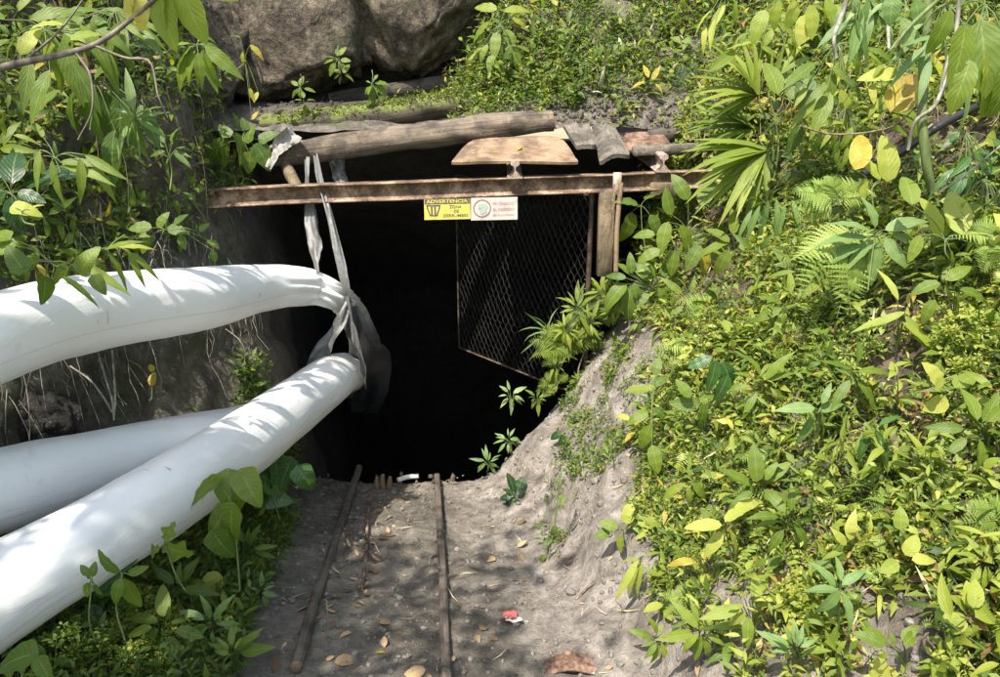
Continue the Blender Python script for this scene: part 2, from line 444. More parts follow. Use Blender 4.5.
def mat_ground(name):
    """soil on the track bed, pale crumbling rock on the bank, damp dark rock on the left wall"""
    m, nt, out = newmat(name)
    oc = objco(nt)
    sp = nt.nodes.new('ShaderNodeSeparateXYZ'); nt.links.new(oc, sp.inputs[0])
    nA = noise(nt, oc, 2.2, 8, 0.62, 0.3); nB = noise(nt, oc, 14, 8, 0.7); nC = noise(nt, oc, 85, 4, 0.7); nD = noise(nt, scaled(nt, oc, (1, 1, 0.35)), 5.5, 7, 0.65, 1.2)
    soil = ramp(nt, mth(nt, 'ADD', mth(nt, 'MULTIPLY', nA, 0.5), mth(nt, 'MULTIPLY', nB, 0.5)), [(0.34, (0.045, 0.037, 0.029)), (0.46, (0.115, 0.098, 0.078)), (0.56, (0.195, 0.17, 0.138)), (0.68, (0.32, 0.285, 0.24))])
    pale = ramp(nt, mth(nt, 'ADD', mth(nt, 'MULTIPLY', nD, 0.6), mth(nt, 'MULTIPLY', nB, 0.4)), [(0.34, (0.085, 0.072, 0.06)), (0.46, (0.21, 0.18, 0.155)), (0.56, (0.33, 0.29, 0.255)), (0.68, (0.46, 0.415, 0.37))])
    rock = ramp(nt, mth(nt, 'ADD', mth(nt, 'MULTIPLY', nD, 0.55), mth(nt, 'MULTIPLY', nB, 0.45)), [(0.34, (0.028, 0.025, 0.02)), (0.46, (0.08, 0.072, 0.055)), (0.56, (0.14, 0.127, 0.095)), (0.68, (0.26, 0.24, 0.195))])
    moss = ramp_f(nt, noise(nt, oc, 3.1, 6, 0.6), 0.5, 0.62)
    rock = mix(nt, mth(nt, 'MULTIPLY', moss, 0.6), rock, (0.045, 0.055, 0.018))
    wob = mth(nt, 'MULTIPLY', mth(nt, 'SUBTRACT', nA, 0.5), 0.7)
    fb = ramp_f(nt, mth(nt, 'ADD', mth(nt, 'ADD', sp.outputs[0], mth(nt, 'MULTIPLY', sp.outputs[1], 0.2)), wob), 0.55, 0.95)
    col = mix(nt, fb, soil, pale)
    veg = ramp_f(nt, mth(nt, 'ADD', mth(nt, 'ADD', sp.outputs[0], mth(nt, 'MULTIPLY', sp.outputs[1], 0.05)), wob), 1.0, 1.5)
    brown = ramp(nt, nB, [(0.35, (0.03, 0.022, 0.015)), (0.55, (0.11, 0.08, 0.055)), (0.7, (0.24, 0.18, 0.13))])
    col = mix(nt, veg, col, brown)
    fl = ramp_f(nt, mth(nt, 'ADD', mth(nt, 'MULTIPLY', sp.outputs[0], -1.0), wob), 1.15, 1.45)
    col = mix(nt, fl, col, rock)
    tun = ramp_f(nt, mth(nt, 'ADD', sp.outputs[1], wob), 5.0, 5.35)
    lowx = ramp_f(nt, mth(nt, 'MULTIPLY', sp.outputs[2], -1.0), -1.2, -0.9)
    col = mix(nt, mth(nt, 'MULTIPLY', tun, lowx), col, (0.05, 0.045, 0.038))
    grit = ramp_f(nt, nC, 0.6, 0.72)
    col = mix(nt, mth(nt, 'MULTIPLY', grit, 0.5), col, mix(nt, 0.5, col, (0.4, 0.38, 0.34)))
    h = mth(nt, 'ADD', mth(nt, 'MULTIPLY', nB, 1.0), mth(nt, 'MULTIPLY', nC, 0.3))
    princ(nt, out, col, 0.9, bump(nt, h, 1.0, 0.045)); return m
M['ground'] = mat_ground('earth_and_rock')

def mat_rock(name, stops, moss=None, sc=1.0, bk=0.9):
    m, nt, out = newmat(name); oc = objco(nt)
    a = noise(nt, oc, 2.6 * sc, 8, 0.65, 0.8); b = noise(nt, oc, 17 * sc, 6, 0.7)
    vo = nt.nodes.new('ShaderNodeTexVoronoi'); vo.feature = 'DISTANCE_TO_EDGE'; vo.inputs['Scale'].default_value = 2.3 * sc
    w = nt.nodes.new('ShaderNodeVectorMath'); w.operation = 'ADD'; nt.links.new(oc, w.inputs[0])
    nv = nt.nodes.new('ShaderNodeTexNoise'); nv.inputs['Scale'].default_value = 4; nt.links.new(oc, nv.inputs['Vector'])
    nt.links.new(nv.outputs['Color'], w.inputs[1]); nt.links.new(w.outputs[0], vo.inputs['Vector'])
    crack = ramp_f(nt, vo.outputs['Distance'], 0.0, 0.035)
    col = ramp(nt, mth(nt, 'ADD', mth(nt, 'MULTIPLY', a, 0.6), mth(nt, 'MULTIPLY', b, 0.4)), stops)
    if moss: col = mix(nt, mth(nt, 'MULTIPLY', ramp_f(nt, noise(nt, oc, 4, 6), 0.52, 0.62), 0.6), col, moss)
    if name == 'hillside_soil_gap_shade':
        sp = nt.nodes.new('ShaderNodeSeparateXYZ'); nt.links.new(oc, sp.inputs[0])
        col = mix(nt, mth(nt, 'MULTIPLY', ramp_f(nt, sp.outputs[1], 6.0, 6.5), ramp_f(nt, mth(nt, 'MULTIPLY', sp.outputs[0], -1.0), -0.1, 0.3)), col, (.012, .01, .008))  # shade of the gap behind the boulders painted into the soil colour
    c3 = noise(nt, oc, 55 * sc, 5, 0.7)
    col = mix(nt, mth(nt, 'MULTIPLY', ramp_f(nt, c3, .55, .7), .4), col, mix(nt, .6, col, (.5, .46, .4)))
    h = mth(nt, 'ADD', mth(nt, 'ADD', a, mth(nt, 'MULTIPLY', b, 0.5)), mth(nt, 'MULTIPLY', c3, 0.2))
    princ(nt, out, col, 0.88, bump(nt, h, bk, 0.04)); return m
M['boulder'] = mat_rock('boulder_rock', [(0.40, (0.022, 0.018, 0.013)), (0.47, (0.08, 0.062, 0.044)), (0.54, (0.15, 0.12, 0.088)), (0.64, (0.29, 0.24, 0.18))], (0.04, 0.045, 0.016), 1.5, 1.0)
M['stone'] = mat_rock('grey_stone', [(0.3, (0.06, 0.054, 0.046)), (0.5, (0.16, 0.145, 0.125)), (0.7, (0.33, 0.3, 0.26))], None, 6, 0.5)
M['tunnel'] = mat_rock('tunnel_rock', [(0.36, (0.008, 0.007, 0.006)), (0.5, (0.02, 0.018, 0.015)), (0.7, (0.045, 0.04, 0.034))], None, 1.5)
M['hill'] = mat_rock('hillside_soil_gap_shade', [(0.36, (0.035, 0.028, 0.022)), (0.48, (0.1, 0.083, 0.067)), (0.6, (0.19, 0.165, 0.14)), (0.72, (0.32, 0.29, 0.25))], (0.06, 0.07, 0.02), 2.5)

def mat_duct():
    m, nt, out = newmat('white_plastic_duct')
    vec, u, v, t = attr(nt); oc = objco(nt)
    w1 = noise(nt, scaled(nt, vec, (5, 2.5, 1)), 1, 4, 0.6, 0.5)
    w2 = noise(nt, scaled(nt, vec, (2.0, 22, 1)), 1, 3, 0.5, 0.8)
    dirt = ramp_f(nt, noise(nt, oc, 4.5, 8, 0.7, 0.6), 0.56, 0.72)
    fine = ramp_f(nt, noise(nt, oc, 60, 4), 0.63, 0.75)
    seam = mth(nt, 'LESS_THAN', mth(nt, 'ABSOLUTE', mth(nt, 'SUBTRACT', u, 0.42)), 0.006)
    col = mix(nt, mth(nt, 'MULTIPLY', dirt, 0.42), (0.80, 0.795, 0.785), (0.5, 0.46, 0.38))
    col = mix(nt, mth(nt, 'MULTIPLY', fine, 0.12), col, (0.35, 0.27, 0.2))
    col = mix(nt, mth(nt, 'MULTIPLY', seam, 0.35), col, (0.4, 0.4, 0.38))
    mk = mth(nt, 'MULTIPLY', ramp_f(nt, noise(nt, scaled(nt, vec, (5, 26, 1)), 1, 2), 0.67, 0.71), ramp_f(nt, noise(nt, oc, 2.0, 1), 0.55, 0.65))
    col = mix(nt, mth(nt, 'MULTIPLY', mk, 0.7), col, (0.42, 0.2, 0.12))
    h = mth(nt, 'ADD', mth(nt, 'MULTIPLY', w1, 1.0), mth(nt, 'MULTIPLY', w2, 0.22))
    nb = bump(nt, mth(nt, 'ADD', h, mth(nt, 'MULTIPLY', noise(nt, scaled(nt, vec, (26, 34, 1)), 1, 3), .06)), 0.22, 0.03)
    b = princ(nt, None, col, 0.36, nb, Specular_IOR_Level=0.5)
    tr = nt.nodes.new('ShaderNodeBsdfTranslucent'); tr.inputs[0].default_value = (0.8, 0.8, 0.78, 1)
    mx = nt.nodes.new('ShaderNodeMixShader'); mx.inputs[0].default_value = 0.22
    nt.links.new(b.outputs[0], mx.inputs[1]); nt.links.new(tr.outputs[0], mx.inputs[2]); nt.links.new(mx.outputs[0], out.inputs[0])
    return m
M['duct'] = mat_duct()

def mat_plain(name, col, rough=0.6, bk=0.0, var=0.3, sc=20, **kw):
    m, nt, out = newmat(name); n = noise(nt, objco(nt), sc, 5, 0.65)
    c = mix(nt, mth(nt, 'MULTIPLY', ramp_f(nt, n, 0.45, 0.7), var), col, tuple(x * 0.45 for x in col))
    princ(nt, out, c, rough, bump(nt, n, bk, 0.01) if bk else None, **kw); return m
M['strap'] = mat_plain('grey_plastic_film', (0.115, 0.115, 0.11), 0.45, 0.6, 0.5, 30)
M['rag'] = mat_plain('pale_torn_sack', (0.27, 0.26, 0.24), 0.8, 0.9, 0.6, 45)
M['yellow'] = mat_plain('sign_yellow', (0.38, 0.32, 0.03), 0.6, 0.1, 0.6, 25)
M['signwhite'] = mat_plain('sign_white', (0.33, 0.3, 0.26), 0.6, 0.1, 0.7, 22)
M['black'] = mat_plain('sign_black', (0.03, 0.025, 0.02), 0.5)
M['maroon'] = mat_plain('sign_maroon', (0.16, 0.06, 0.055), 0.5, 0, 0.3)
M['pinkred'] = mat_plain('sign_faded_red', (0.3, 0.11, 0.10), 0.5, 0, 0.3)
M['greygreen'] = mat_plain('sign_grey_green', (0.2, 0.24, 0.2), 0.5, 0, 0.5, 60)
M['redfoil'] = mat_plain('wrapper_red', (0.38, 0.11, 0.09), 0.35, 0.4, 0.2)
M['whitefoil'] = mat_plain('wrapper_white', (0.75, 0.7, 0.68), 0.35, 0.4, 0.2)
M['pvc'] = mat_plain('white_pipe', (0.62, 0.6, 0.56), 0.5, 0.1, 0.4)
M['hose'] = mat_plain('black_hose', (0.02, 0.02, 0.022), 0.4, 0.1)

# ------------------------------------------------------------------ terrain
def sstep(a, b, x):
    t = np.clip((x - a) / (b - a), 0, 1); return t * t * (3 - 2 * t)

def ramp_z(y):
    y = np.asarray(y, float)
    z = np.where(y < 4.9, -0.2346 * y, -0.2346 * 4.9 - (y - 4.9) * 1.0)
    return np.where(y < -1, 0.2346 + (-1 - y) * 0.08, z)

def toe_x(y):
    return np.where(y < 4.9, -0.18 + (4.9 - y) * 0.232, -0.18 + 0.62 * sstep(5.0, 5.8, y))

def wall_x(y):
    return np.where(y < 4.9, -1.46 - (4.9 - y) * 0.5, -1.46 - (y - 4.9) * 0.02)

NC = 330
ys = np.concatenate([np.linspace(-5, 0.4, 30, endpoint=False), np.linspace(0.4, 6.2, 330, endpoint=False), np.linspace(6.2, 12.5, 40)])
V = []; 
for y in ys:
    zr = float(ramp_z(y)); xt = float(toe_x(y)); xl = float(wall_x(y)); xs = -1.0 - 0.1 * (y - 2.4)
    tun = float(sstep(5.0, 5.8, y)); slope = 1.32 + 3.0 * tun
    zwb = zr + (xs - xl) * 0.33
    xl = min(xl, xs - 0.25)
    ztop = 2.0
    xa = xt + 0.22; za = zr + 0.10
    xb = xa + (1.3 - za) / slope; zb = 1.3
    P = np.array([(-9, 6.5), (xl - 2.2, 4.2), (xl - 0.95, 2.7), (xl - .52, 1.2), (xl, zwb), (xs, zr + 0.02), (xs + .2, zr), (xt - .1, zr), (xt + .03, zr + .02), (xa, za), (xb, zb), (xb + 1.0, zb + 1.25), (xb + 2.0, zb + 2.2), (9, 8.0)])
    seg = np.linalg.norm(np.diff(P, axis=0), axis=1)
    w = seg * np.array([0.25, .5, 1, 1, 1, 1.3, 1.3, 1.3, 1.3, 1.2, 1, .6, .2])
    cum = np.concatenate([[0], np.cumsum(w)])
    s = np.linspace(0, 1, NC) ; cumn = cum / cum[-1]
    # keep columns aligned between rows: fixed share of columns per segment
    share = np.array([6, 16, 34, 34, 34, 12, 40, 8, 14, 64, 44, 18, 5], float)
    bp = np.concatenate([[0], np.cumsum(share / share.sum())])
    V.append(np.stack([np.interp(s, bp, P[:, 0]), np.full(NC, y), np.interp(s, bp, P[:, 1])], -1))
V = np.array(V)
# soften the profile across
for _ in range(5):
    V[:, 1:-1] = 0.25 * V[:, :-2] + 0.5 * V[:, 1:-1] + 0.25 * V[:, 2:]
dx = np.gradient(V, axis=1); dy = np.gradient(V, axis=0)
Nn = unit(np.cross(dx, dy)); Nn = np.where(Nn[..., 2:] < 0, -Nn, Nn)
amp_side = sstep(0.0, 0.5, V[..., 0] - (toe_x(V[..., 1]) + .0)) + sstep(0, 0.5, -(V[..., 0] - (-1.2)))
amp_side = np.clip(amp_side, 0, 1)
disp = fbm(V * 1.3, 4, 3) * (0.03 + 0.16 * amp_side) + fbm(V * 6, 4, 11) * (0.022 + 0.035 * amp_side) + fbm(V * 22, 2, 31) * 0.012 + np.clip(fbm(V * 11 + 3, 3, 37) - .1, 0, 1) * 0.02 * (V[..., 1] < 5)
ridge = 1 - np.abs(fbm(V * np.array([2.2, 1.4, 1.0]), 3, 21)) * 2
leftw = sstep(-1.35, -1.7, V[..., 0])
disp = disp + ridge * 0.09 * leftw
disp = disp + (1 - amp_side) * (0.018 * np.sin(V[..., 1] * 15 + 3 * fbm(V * 2, 2, 55)) * (0.5 + fbm(V * 1.7, 2, 56)) + 0.03 * np.clip(fbm(V * 9, 3, 57), 0, 1))
# the earth strip between the rails is worn: humps of half-buried sleepers
V = V + Nn * disp[..., None]
g = Geo()
nr, nc = V.shape[:2]
i = np.arange(nr - 1)[:, None] * nc; j = np.arange(nc - 1)[None]
q = np.stack([i + j, i + j + 1, i + nc + j + 1, i + nc + j], -1).reshape(-1, 4)
g.add(V, q)
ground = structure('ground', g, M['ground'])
VA, QA = V.reshape(-1, 3), q

# hillside above the mine roof
xs_ = np.linspace(-3.2, 4.2, 190); ys_ = np.concatenate([np.linspace(5.62, 7.6, 110, endpoint=False), np.linspace(7.6, 12, 30)])
X, Y = np.meshgrid(xs_, ys_)
zl = 1.31 + 0.16 * (Y - 5.3) + sstep(6.9, 7.4, Y) * 1.6 + np.clip(Y - 7.4, 0, 9) * 0.5
zr_ = 1.33 + 0.16 * np.clip(Y - 5.3, 0, .35) + np.clip(Y - 5.65, 0, 9) * 0.85
k = sstep(-0.35, 0.15, X + 0.06 * (Y - 5.3))
Z = zl * (1 - k) + zr_ * k - 0.03 * sstep(5.75, 5.62, Y)
P3 = np.stack([X, Y, Z], -1)
P3[..., 2] += fbm(P3 * 1.7, 4, 41) * 0.10 * sstep(5.6, 6.0, Y) + fbm(P3 * 8, 3, 43) * 0.03
g = Geo(); nr, nc = X.shape
i = np.arange(nr - 1)[:, None] * nc; j = np.arange(nc - 1)[None]
q = np.stack([i + j, i + j + 1, i + nc + j + 1, i + nc + j], -1).reshape(-1, 4)
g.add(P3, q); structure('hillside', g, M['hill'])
VB, QB = P3.reshape(-1, 3), q

# tunnel ceiling and end
xs_ = np.linspace(-3.4, 4.0, 90); ys_ = np.linspace(5.66, 12.2, 80)
X, Y = np.meshgrid(xs_, ys_)
Z = 1.26 - 0.55 * np.clip(Y - 5.9, 0, 9) - sstep(10.2, 11.5, Y) * 9
P3 = np.stack([X, Y, Z], -1); P3[..., 2] += fbm(P3 * 1.6, 4, 51) * 0.18 * sstep(5.75, 6.4, Y)
g = Geo(); nr, nc = X.shape
i = np.arange(nr - 1)[:, None] * nc; j = np.arange(nc - 1)[None]
q = np.stack([i + j, i + j + 1, i + nc + j + 1, i + nc + j], -1).reshape(-1, 4)
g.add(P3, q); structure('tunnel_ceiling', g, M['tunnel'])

bvh = BVHTree.FromPolygons([tuple(v) for v in VA] + [tuple(v) for v in VB], [tuple(q) for q in QA] + [tuple(q + len(VA)) for q in QB])

def hit(px, py):
    d = unit(at(px, py, 1.0) - EYE)
    r = bvh.ray_cast(Vector(EYE), Vector(d))
    if r[0] is None: return at(px, py, 5.5), np.array([0, -.5, .8]), 5.5
    p = np.array(r[0]); n = np.array(r[1])
    if n @ d > 0: n = -n
    return p, n, float((p - EYE) @ F)

# surface samples with their normals, for scattering
def samples(Vv, Q, n, box_=None, lo=None):
    a, b, c, d = (Vv[Q[:, i]] for i in range(4))
    nr = np.cross(c - a, d - b); ar = np.linalg.norm(nr, axis=1) * 0.5
    cen = (a + b + c + d) / 4
    ok = np.ones(len(Q), bool)
    if box_ is not None:
        for k in range(3): ok &= (cen[:, k] > box_[k][0]) & (cen[:, k] < box_[k][1])
    ar = ar * ok; pr = ar / ar.sum()
    idx = rng.choice(len(Q), n, p=pr)
    u, v = rng.random((2, n, 1))
    P = (a[idx] * (1 - u) + b[idx] * u) * (1 - v) + (d[idx] * (1 - u) + c[idx] * u) * v
    nn = unit(nr[idx]); nn = np.where(nn[:, 2:] < 0, -nn, nn)
    return P, nn

def inpoly(x, y, poly):
    poly = np.asarray(poly, float); r = np.zeros(len(x), bool)
    x0, y0 = poly[-1]
    for x1, y1 in poly:
        c = ((y1 > y) != (y0 > y)) & (x < (x0 - x1) * (y - y1) / (y0 - y1 + 1e-9) + x1)
        r ^= c; x0, y0 = x1, y1
    return r

def clumps(gl, gs, P, Nrm, upw, k, r, h, L, Lv, W, tp, tint, tv, curl=0.7, spread=0.8, stems=True):
    """small herbs: k leaves round a short stem at every point of P"""
    n = len(P)
    up = unit(Nrm * (1 - upw) + np.array([0, 0, 1.0]) * upw + rng.normal(0, 0.22, (n, 3)))
    H = h * rng.uniform(0.4, 1.35, n)
    t1 = unit(np.cross(up, rng.normal(0, 1, (n, 3)))); t2 = np.cross(up, t1)
    ph0 = rng.uniform(0, 2 * PI, n); ct = tint + rng.normal(0, tv, n); cs = np.exp(rng.normal(0, Lv, n))
    for j in range(k):
        ph = ph0 + j * 2.4 + rng.normal(0, 0.3, n)
        f = (j + 0.6) / k
        rad = t1 * np.cos(ph)[:, None] + t2 * np.sin(ph)[:, None]
        o = P + up * (H * f)[:, None] + rad * (r * rng.uniform(0.05, 0.6, n))[:, None]
        d = rad * spread + up * (0.15 + 0.9 * f * f + rng.normal(0, 0.2, n))[:, None]
        nr = up + rng.normal(0, 0.25, (n, 3))
        leaves(gl, tp, o, d, nr, L * cs * rng.uniform(0.65, 1.2, n), W * rng.uniform(0.8, 1.2, n), curl + rng.normal(0, 0.25, n),
               np.clip(ct + rng.normal(0, 0.05, n), 0, 1))
    if stems and gs is not None:
        for_stems(gs, P - up * 0.01, P + up * H[:, None], 0.0022)

def for_stems(g, A, B, r, tint=0.4):
    """many thin three-sided straight stems"""
    n = len(A); d = unit(B - A); s = unit(np.cross(d, np.array([0.3, 0.5, 0.8]))); t = np.cross(d, s)
    V = np.zeros((n, 6, 3))
    for q in range(3):
        c, w = math.cos(q * 2.094), math.sin(q * 2.094)
        off = (s * c + t * w) * (r if np.isscalar(r) else r[:, None])
        V[:, q] = A + off; V[:, q + 3] = B + off * 0.5
    f = np.array([[0, 1, 4, 3], [1, 2, 5, 4], [2, 0, 3, 5]])[None] + (np.arange(n) * 6)[:, None, None]
    a = np.zeros((n, 6, 3)); a[..., 2] = tint
    g.add(V.reshape(-1, 3), f.reshape(-1, 4), None, a.reshape(-1, 3))

# --------------------------------------------------------------- undergrowth on the right bank
BARE = [(440, 500), (478, 470), (520, 425), (560, 380), (600, 330), (625, 318), (655, 330), (668, 345), (665, 390), (640, 430), (645, 480), (612, 540), (598, 600), (622, 640), (650, 700), (440, 740)]
P, Nr = samples(VA, QA, 150000, [(0.2, 4.2), (0.3, 8.5), (-1.2, 4.6)])
px, py, zz = project(P)
bare = inpoly(px, py, BARE)
inside = (P[:, 1] > 5.15) & (P[:, 2] < 0.35) & (P[:, 0] < 1.25)
ramp_side = P[:, 0] < toe_x(P[:, 1]) + 0.38 + 0.25 * fbm(P * 2.5, 3, 77)
keep = ~bare & ~inside & ~ramp_side
hole = ((px > 885) & (px < 935) & (py > 350) & (py < 450)) | ((px > 870) & (px < 1000) & (py > 110) & (py < 175)) | ((px > 860) & (px < 935) & (py > 590) & (py < 690)) | ((px > 680) & (px < 745) & (py > 215) & (py < 300))
dens = 0.66 + 0.6 * fbm(P * 3.6, 4, 5) * 2
dens = np.where(hole, 0.12, dens)
lw = (px > 590) & (px < 720) & (py > 560) ; dens = np.where(lw, dens * 0.6, dens)
keep &= rng.random(len(P)) < dens
P, Nr, px, py = P[keep], Nr[keep], px[keep], py[keep]
patch = fbm(P * 1.5, 3, 61) * 1.3 + 0.16 + 0.3 * rng.normal(0, 1, len(P))
gs = Geo(); gA = Geo(); gB = Geo(); gC = Geo()
m = patch > 0.1
a = P[m][:19000], Nr[m][:19000]
clumps(gA, gs, a[0], a[1], 0.45, 6, 0.026, 0.10, 0.032, 0.45, 0.46, T_small, 0.62, 0.2)
m2 = (patch <= 0.1) & (patch > -0.25)
clumps(gB, gs, P[m2][:13000], Nr[m2][:13000], 0.5, 6, 0.024, 0.10, 0.042, 0.45, 0.32, T_small, 0.55, 0.18)
m3 = patch <= -0.25
clumps(gC, gs, P[m3][:13000], Nr[m3][:13000], 0.5, 5, 0.02, 0.055, 0.026, 0.35, 0.6, T_small, 0.62, 0.2)
tag(link('undergrowth', gA, M['leaf_sun']), 'dense bed of tiny yellow-green herbs covering the sunlit right bank', 'undergrowth', kind='stuff')
tag(link('undergrowth', gB, M['leaf']), 'mid green narrow-leaved weeds mixed through the sunlit right bank', 'undergrowth', kind='stuff')
tag(link('undergrowth', gC, M['fern']), 'lime round-leaved creeping weeds among the herbs of the right bank', 'undergrowth', kind='stuff')
tag(link('undergrowth_stems', gs, M['stem']), 'thin green stems beneath the herbs of the right bank', 'stems', kind='stuff')
T_narrow = tpl(3, lambda x: [0.1, 0.5, 0.42, 0.02][int(round(x * 3))], 0.3)
gN = Geo(); ii = rng.choice(len(P), 9000, replace=False)
clumps(gN, None, P[ii], Nr[ii], 0.5, 5, 0.02, 0.07, 0.05, 0.3, 0.17, T_narrow, 0.68, 0.2, 1.1)
tag(link('fine_weeds', gN, M['leaf_sun']), 'fine narrow yellowish blades through the herbs of the right bank', 'weeds', kind='stuff')
# larger leaves scattered in
gD = Geo(); gE = Geo(); gs = Geo()
ii = rng.choice(len(P), 2300, replace=False)
clumps(gD, gs, P[ii[:900]], Nr[ii[:900]], 0.7, 8, 0.02, 0.18, 0.062, 0.4, 0.26, T_lance, 0.6, 0.18, 1.0)
clumps(gE, gs, P[ii[900:1500]], Nr[ii[900:1500]], 0.6, 5, 0.02, 0.13, 0.05, 0.35, 0.5, T_oval, 0.62, 0.18, 0.8)
a = ii[1500:][(P[ii[1500:]][:, 2] > 0.1)][:520]
clumps(gD, gs, P[a], Nr[a], 0.35, 8, 0.04, 0.26, 0.095, 0.3, 0.27, T_lance, 0.55, 0.2, 1.2)
gF = Geo(); a = ii[1900:]
for k_ in range(420):
    p = P[a[k_ % len(a)]]; nn_ = Nr[a[k_ % len(a)]]; d0 = unit(nn_ + np.array([-.2, -.2, .6]) + rng.normal(0, .4, 3)); L_ = rng.uniform(.10, .24)
    t = np.linspace(0, 1, 12)[:, None]; C_ = p + d0 * t * L_ + np.array([0, 0, -1]) * t ** 2 * L_ * .45; T_ = unit(np.gradient(C_, axis=0)); q_ = unit(nn_ + rng.normal(0, .25, 3)); S_ = unit(np.cross(T_, q_)); f_ = np.linspace(.1, 1, 12)
    for sd in (-1, 1): leaves(gF, T_lance, C_, S_ * sd + T_ * .4, np.broadcast_to(q_, C_.shape), L_ * .3 * np.sin(PI * f_ ** .6) + .004, .2, .3, rng.uniform(.45, .85))
gU = Geo(); gUs = Geo(); a = rng.choice(len(P), 420, replace=False)
for i_ in a:
    p = P[i_]; nn_ = Nr[i_]
    H_ = rng.uniform(.14, .36) * (1.25 if p[2] > .9 else .9); d0 = unit(nn_ * .5 + np.array([0, -.1, 1.0]) + rng.normal(0, .22, 3)); bend = rng.normal(0, .18, 3) * H_ + np.array([-.1, -.1, -.15]) * H_
    t = np.linspace(0, 1, 9)[:, None]; C_ = p + d0 * t * H_ + bend * t ** 2
    tube(gUs, C_, np.linspace(.0026, .001, 9), 4, .5, False)
    m_ = rng.integers(7, 15); f_ = np.linspace(.2, 1, m_); B_ = np.stack([np.interp(f_, t[:, 0], C_[:, q]) for q in range(3)], -1)
    ph = rng.uniform(0, 6) + np.arange(m_) * 2.3; e1 = unit(np.cross(d0, [.3, .9, .1])); e2 = np.cross(d0, e1)
    dd = e1 * np.cos(ph)[:, None] + e2 * np.sin(ph)[:, None] + d0 * rng.uniform(.1, .8)
    ln = rng.uniform(.03, .075) * (1.15 - .5 * np.abs(f_ - .5)) * rng.uniform(.8, 1.2, m_)
    leaves(gU, T_lance if rng.random() < .7 else T_oval, B_, dd, d0 + rng.normal(0, .3, (m_, 3)), ln, rng.uniform(.18, .42), rng.uniform(.5, 1.4), np.clip(rng.uniform(.3, .85) + rng.normal(0, .05, m_), 0, .9))
tag(link('upright_weeds', gU, M['leaf_sun']), 'loose upright weeds with leaves along thin stems on the right bank', 'weeds', kind='stuff')
tag(link('upright_weed_stems', gUs, M['stem']), 'thin upright stems of the loose weeds on the right bank', 'stems', kind='stuff')
tag(link('small_ferns', gF, M['fern']), 'many small young ferns scattered through the right bank weeds', 'ferns', kind='stuff')
tag(link('weed_foliage', gD, M['leaf']), 'taller lance-leaved weeds poking out of the right bank cover', 'weeds', kind='stuff')
tag(link('weed_foliage', gE, M['leaf_sun']), 'taller oval-leaved yellowish weeds poking out of the right bank cover', 'weeds', kind='stuff')
tag(link('weed_stems', gs, M['stem']), 'slender stems of the taller weeds on the right bank', 'stems', kind='stuff')
# dead grass, straw and litter through the bank
gl = Geo(); n = 14000
ii = rng.choice(len(P), n)
o = P[ii] + Nr[ii] * rng.uniform(0.0, 0.05, (n, 1)); d = unit(rng.normal(0, 1, (n, 3)) + np.array([0, -.3, -0.6]))
leaves(gl, T_small, o, d, rng.normal(0, 1, (n, 3)), rng.uniform(0.03, 0.11, n), rng.uniform(0.05, 0.14, n), rng.normal(0, 0.8, n), rng.random(n))
tag(link('dead_grass', gl, M['straw']), 'pale dead straw and twigs tangled in the right bank weeds', 'dead grass', kind='stuff')
gl = Geo(); n = 1500
ii = rng.choice(len(P), n)
o = P[ii] + Nr[ii] * rng.uniform(0.0, 0.04, (n, 1)); d = unit(rng.normal(0, 1, (n, 3)) + np.array([0, -.2, -0.4]))
leaves(gl, T_oval, o, d, Nr[ii] + rng.normal(0, .5, (n, 3)), rng.uniform(0.03, 0.08, n), rng.uniform(0.3, 0.55, n), rng.normal(0.4, 0.9, n), rng.random(n))
tag(link('leaf_litter', gl, M['leaf_dry']), 'brown fallen leaves caught in the right bank weeds', 'leaf litter', kind='stuff')

# sparse weeds on the bare part
P, Nr = samples(VA, QA, 9000, [(-0.3, 1.6), (1.8, 5.2), (-1.2, 1.0)])
px, py, zz = project(P)
z1 = inpoly(px, py, [(575, 345), (650, 340), (660, 400), (620, 470), (570, 480), (560, 420)])
z2 = inpoly(px, py, [(540, 545), (560, 430), (600, 430), (560, 570)])
z3 = inpoly(px, py, [(470, 475), (520, 425), (600, 330), (625, 300), (618, 290), (560, 330), (500, 400), (465, 470)])
sel = (z1 & (rng.random(len(P)) < 0.35 + fbm(P * 5, 3, 8))) | (z2 & (rng.random(len(P)) < 0.1 + fbm(P * 6, 3, 4))) | (z3 & (rng.random(len(P)) < 0.9))
gA = Geo(); gs = Geo()
clumps(gA, gs, P[sel], Nr[sel], 0.5, 6, 0.02, 0.06, 0.032, 0.3, 0.4, T_small, 0.45, 0.15)
tag(link('sparse_weeds', gA, M['leaf']), 'sparse small green weeds on the bare grey slope beside the portal', 'weeds', kind='stuff')

# --------------------------------------------------------------- lower left ground cover
P, Nr = samples(VA, QA, 22000, [(-2.9, -0.75), (0.6, 4.75), (-1.4, 1.1)])
edge = -0.98 - 0.1 * (P[:, 1] - 2.4) - 0.10 + 0.12 * fbm(P * 4, 3, 9) - 0.16 * sstep(3.6, 4.6, P[:, 1])
px, py, zz = project(P)
sel = (P[:, 0] < edge) & (P[:, 0] > wall_x(P[:, 1]) - 0.05)
P, Nr = P[sel], Nr[sel]
gA = Geo(); gB = Geo(); gs = Geo()
h = rng.random(len(P)); m = h < 0.55
clumps(gA, gs, P[m][:5200], Nr[m][:5200], 0.7, 6, 0.02, 0.08, 0.034, 0.25, 0.45, T_small, 0.42, 0.14)
clumps(gB, gs, P[~m][:2600], Nr[~m][:2600], 0.7, 6, 0.03, 0.13, 0.05, 0.25, 0.36, T_lance, 0.40, 0.14)
tag(link('ground_cover', gA, M['leaf']), 'low green ground cover under the white ducts left of the track', 'ground cover', kind='stuff')
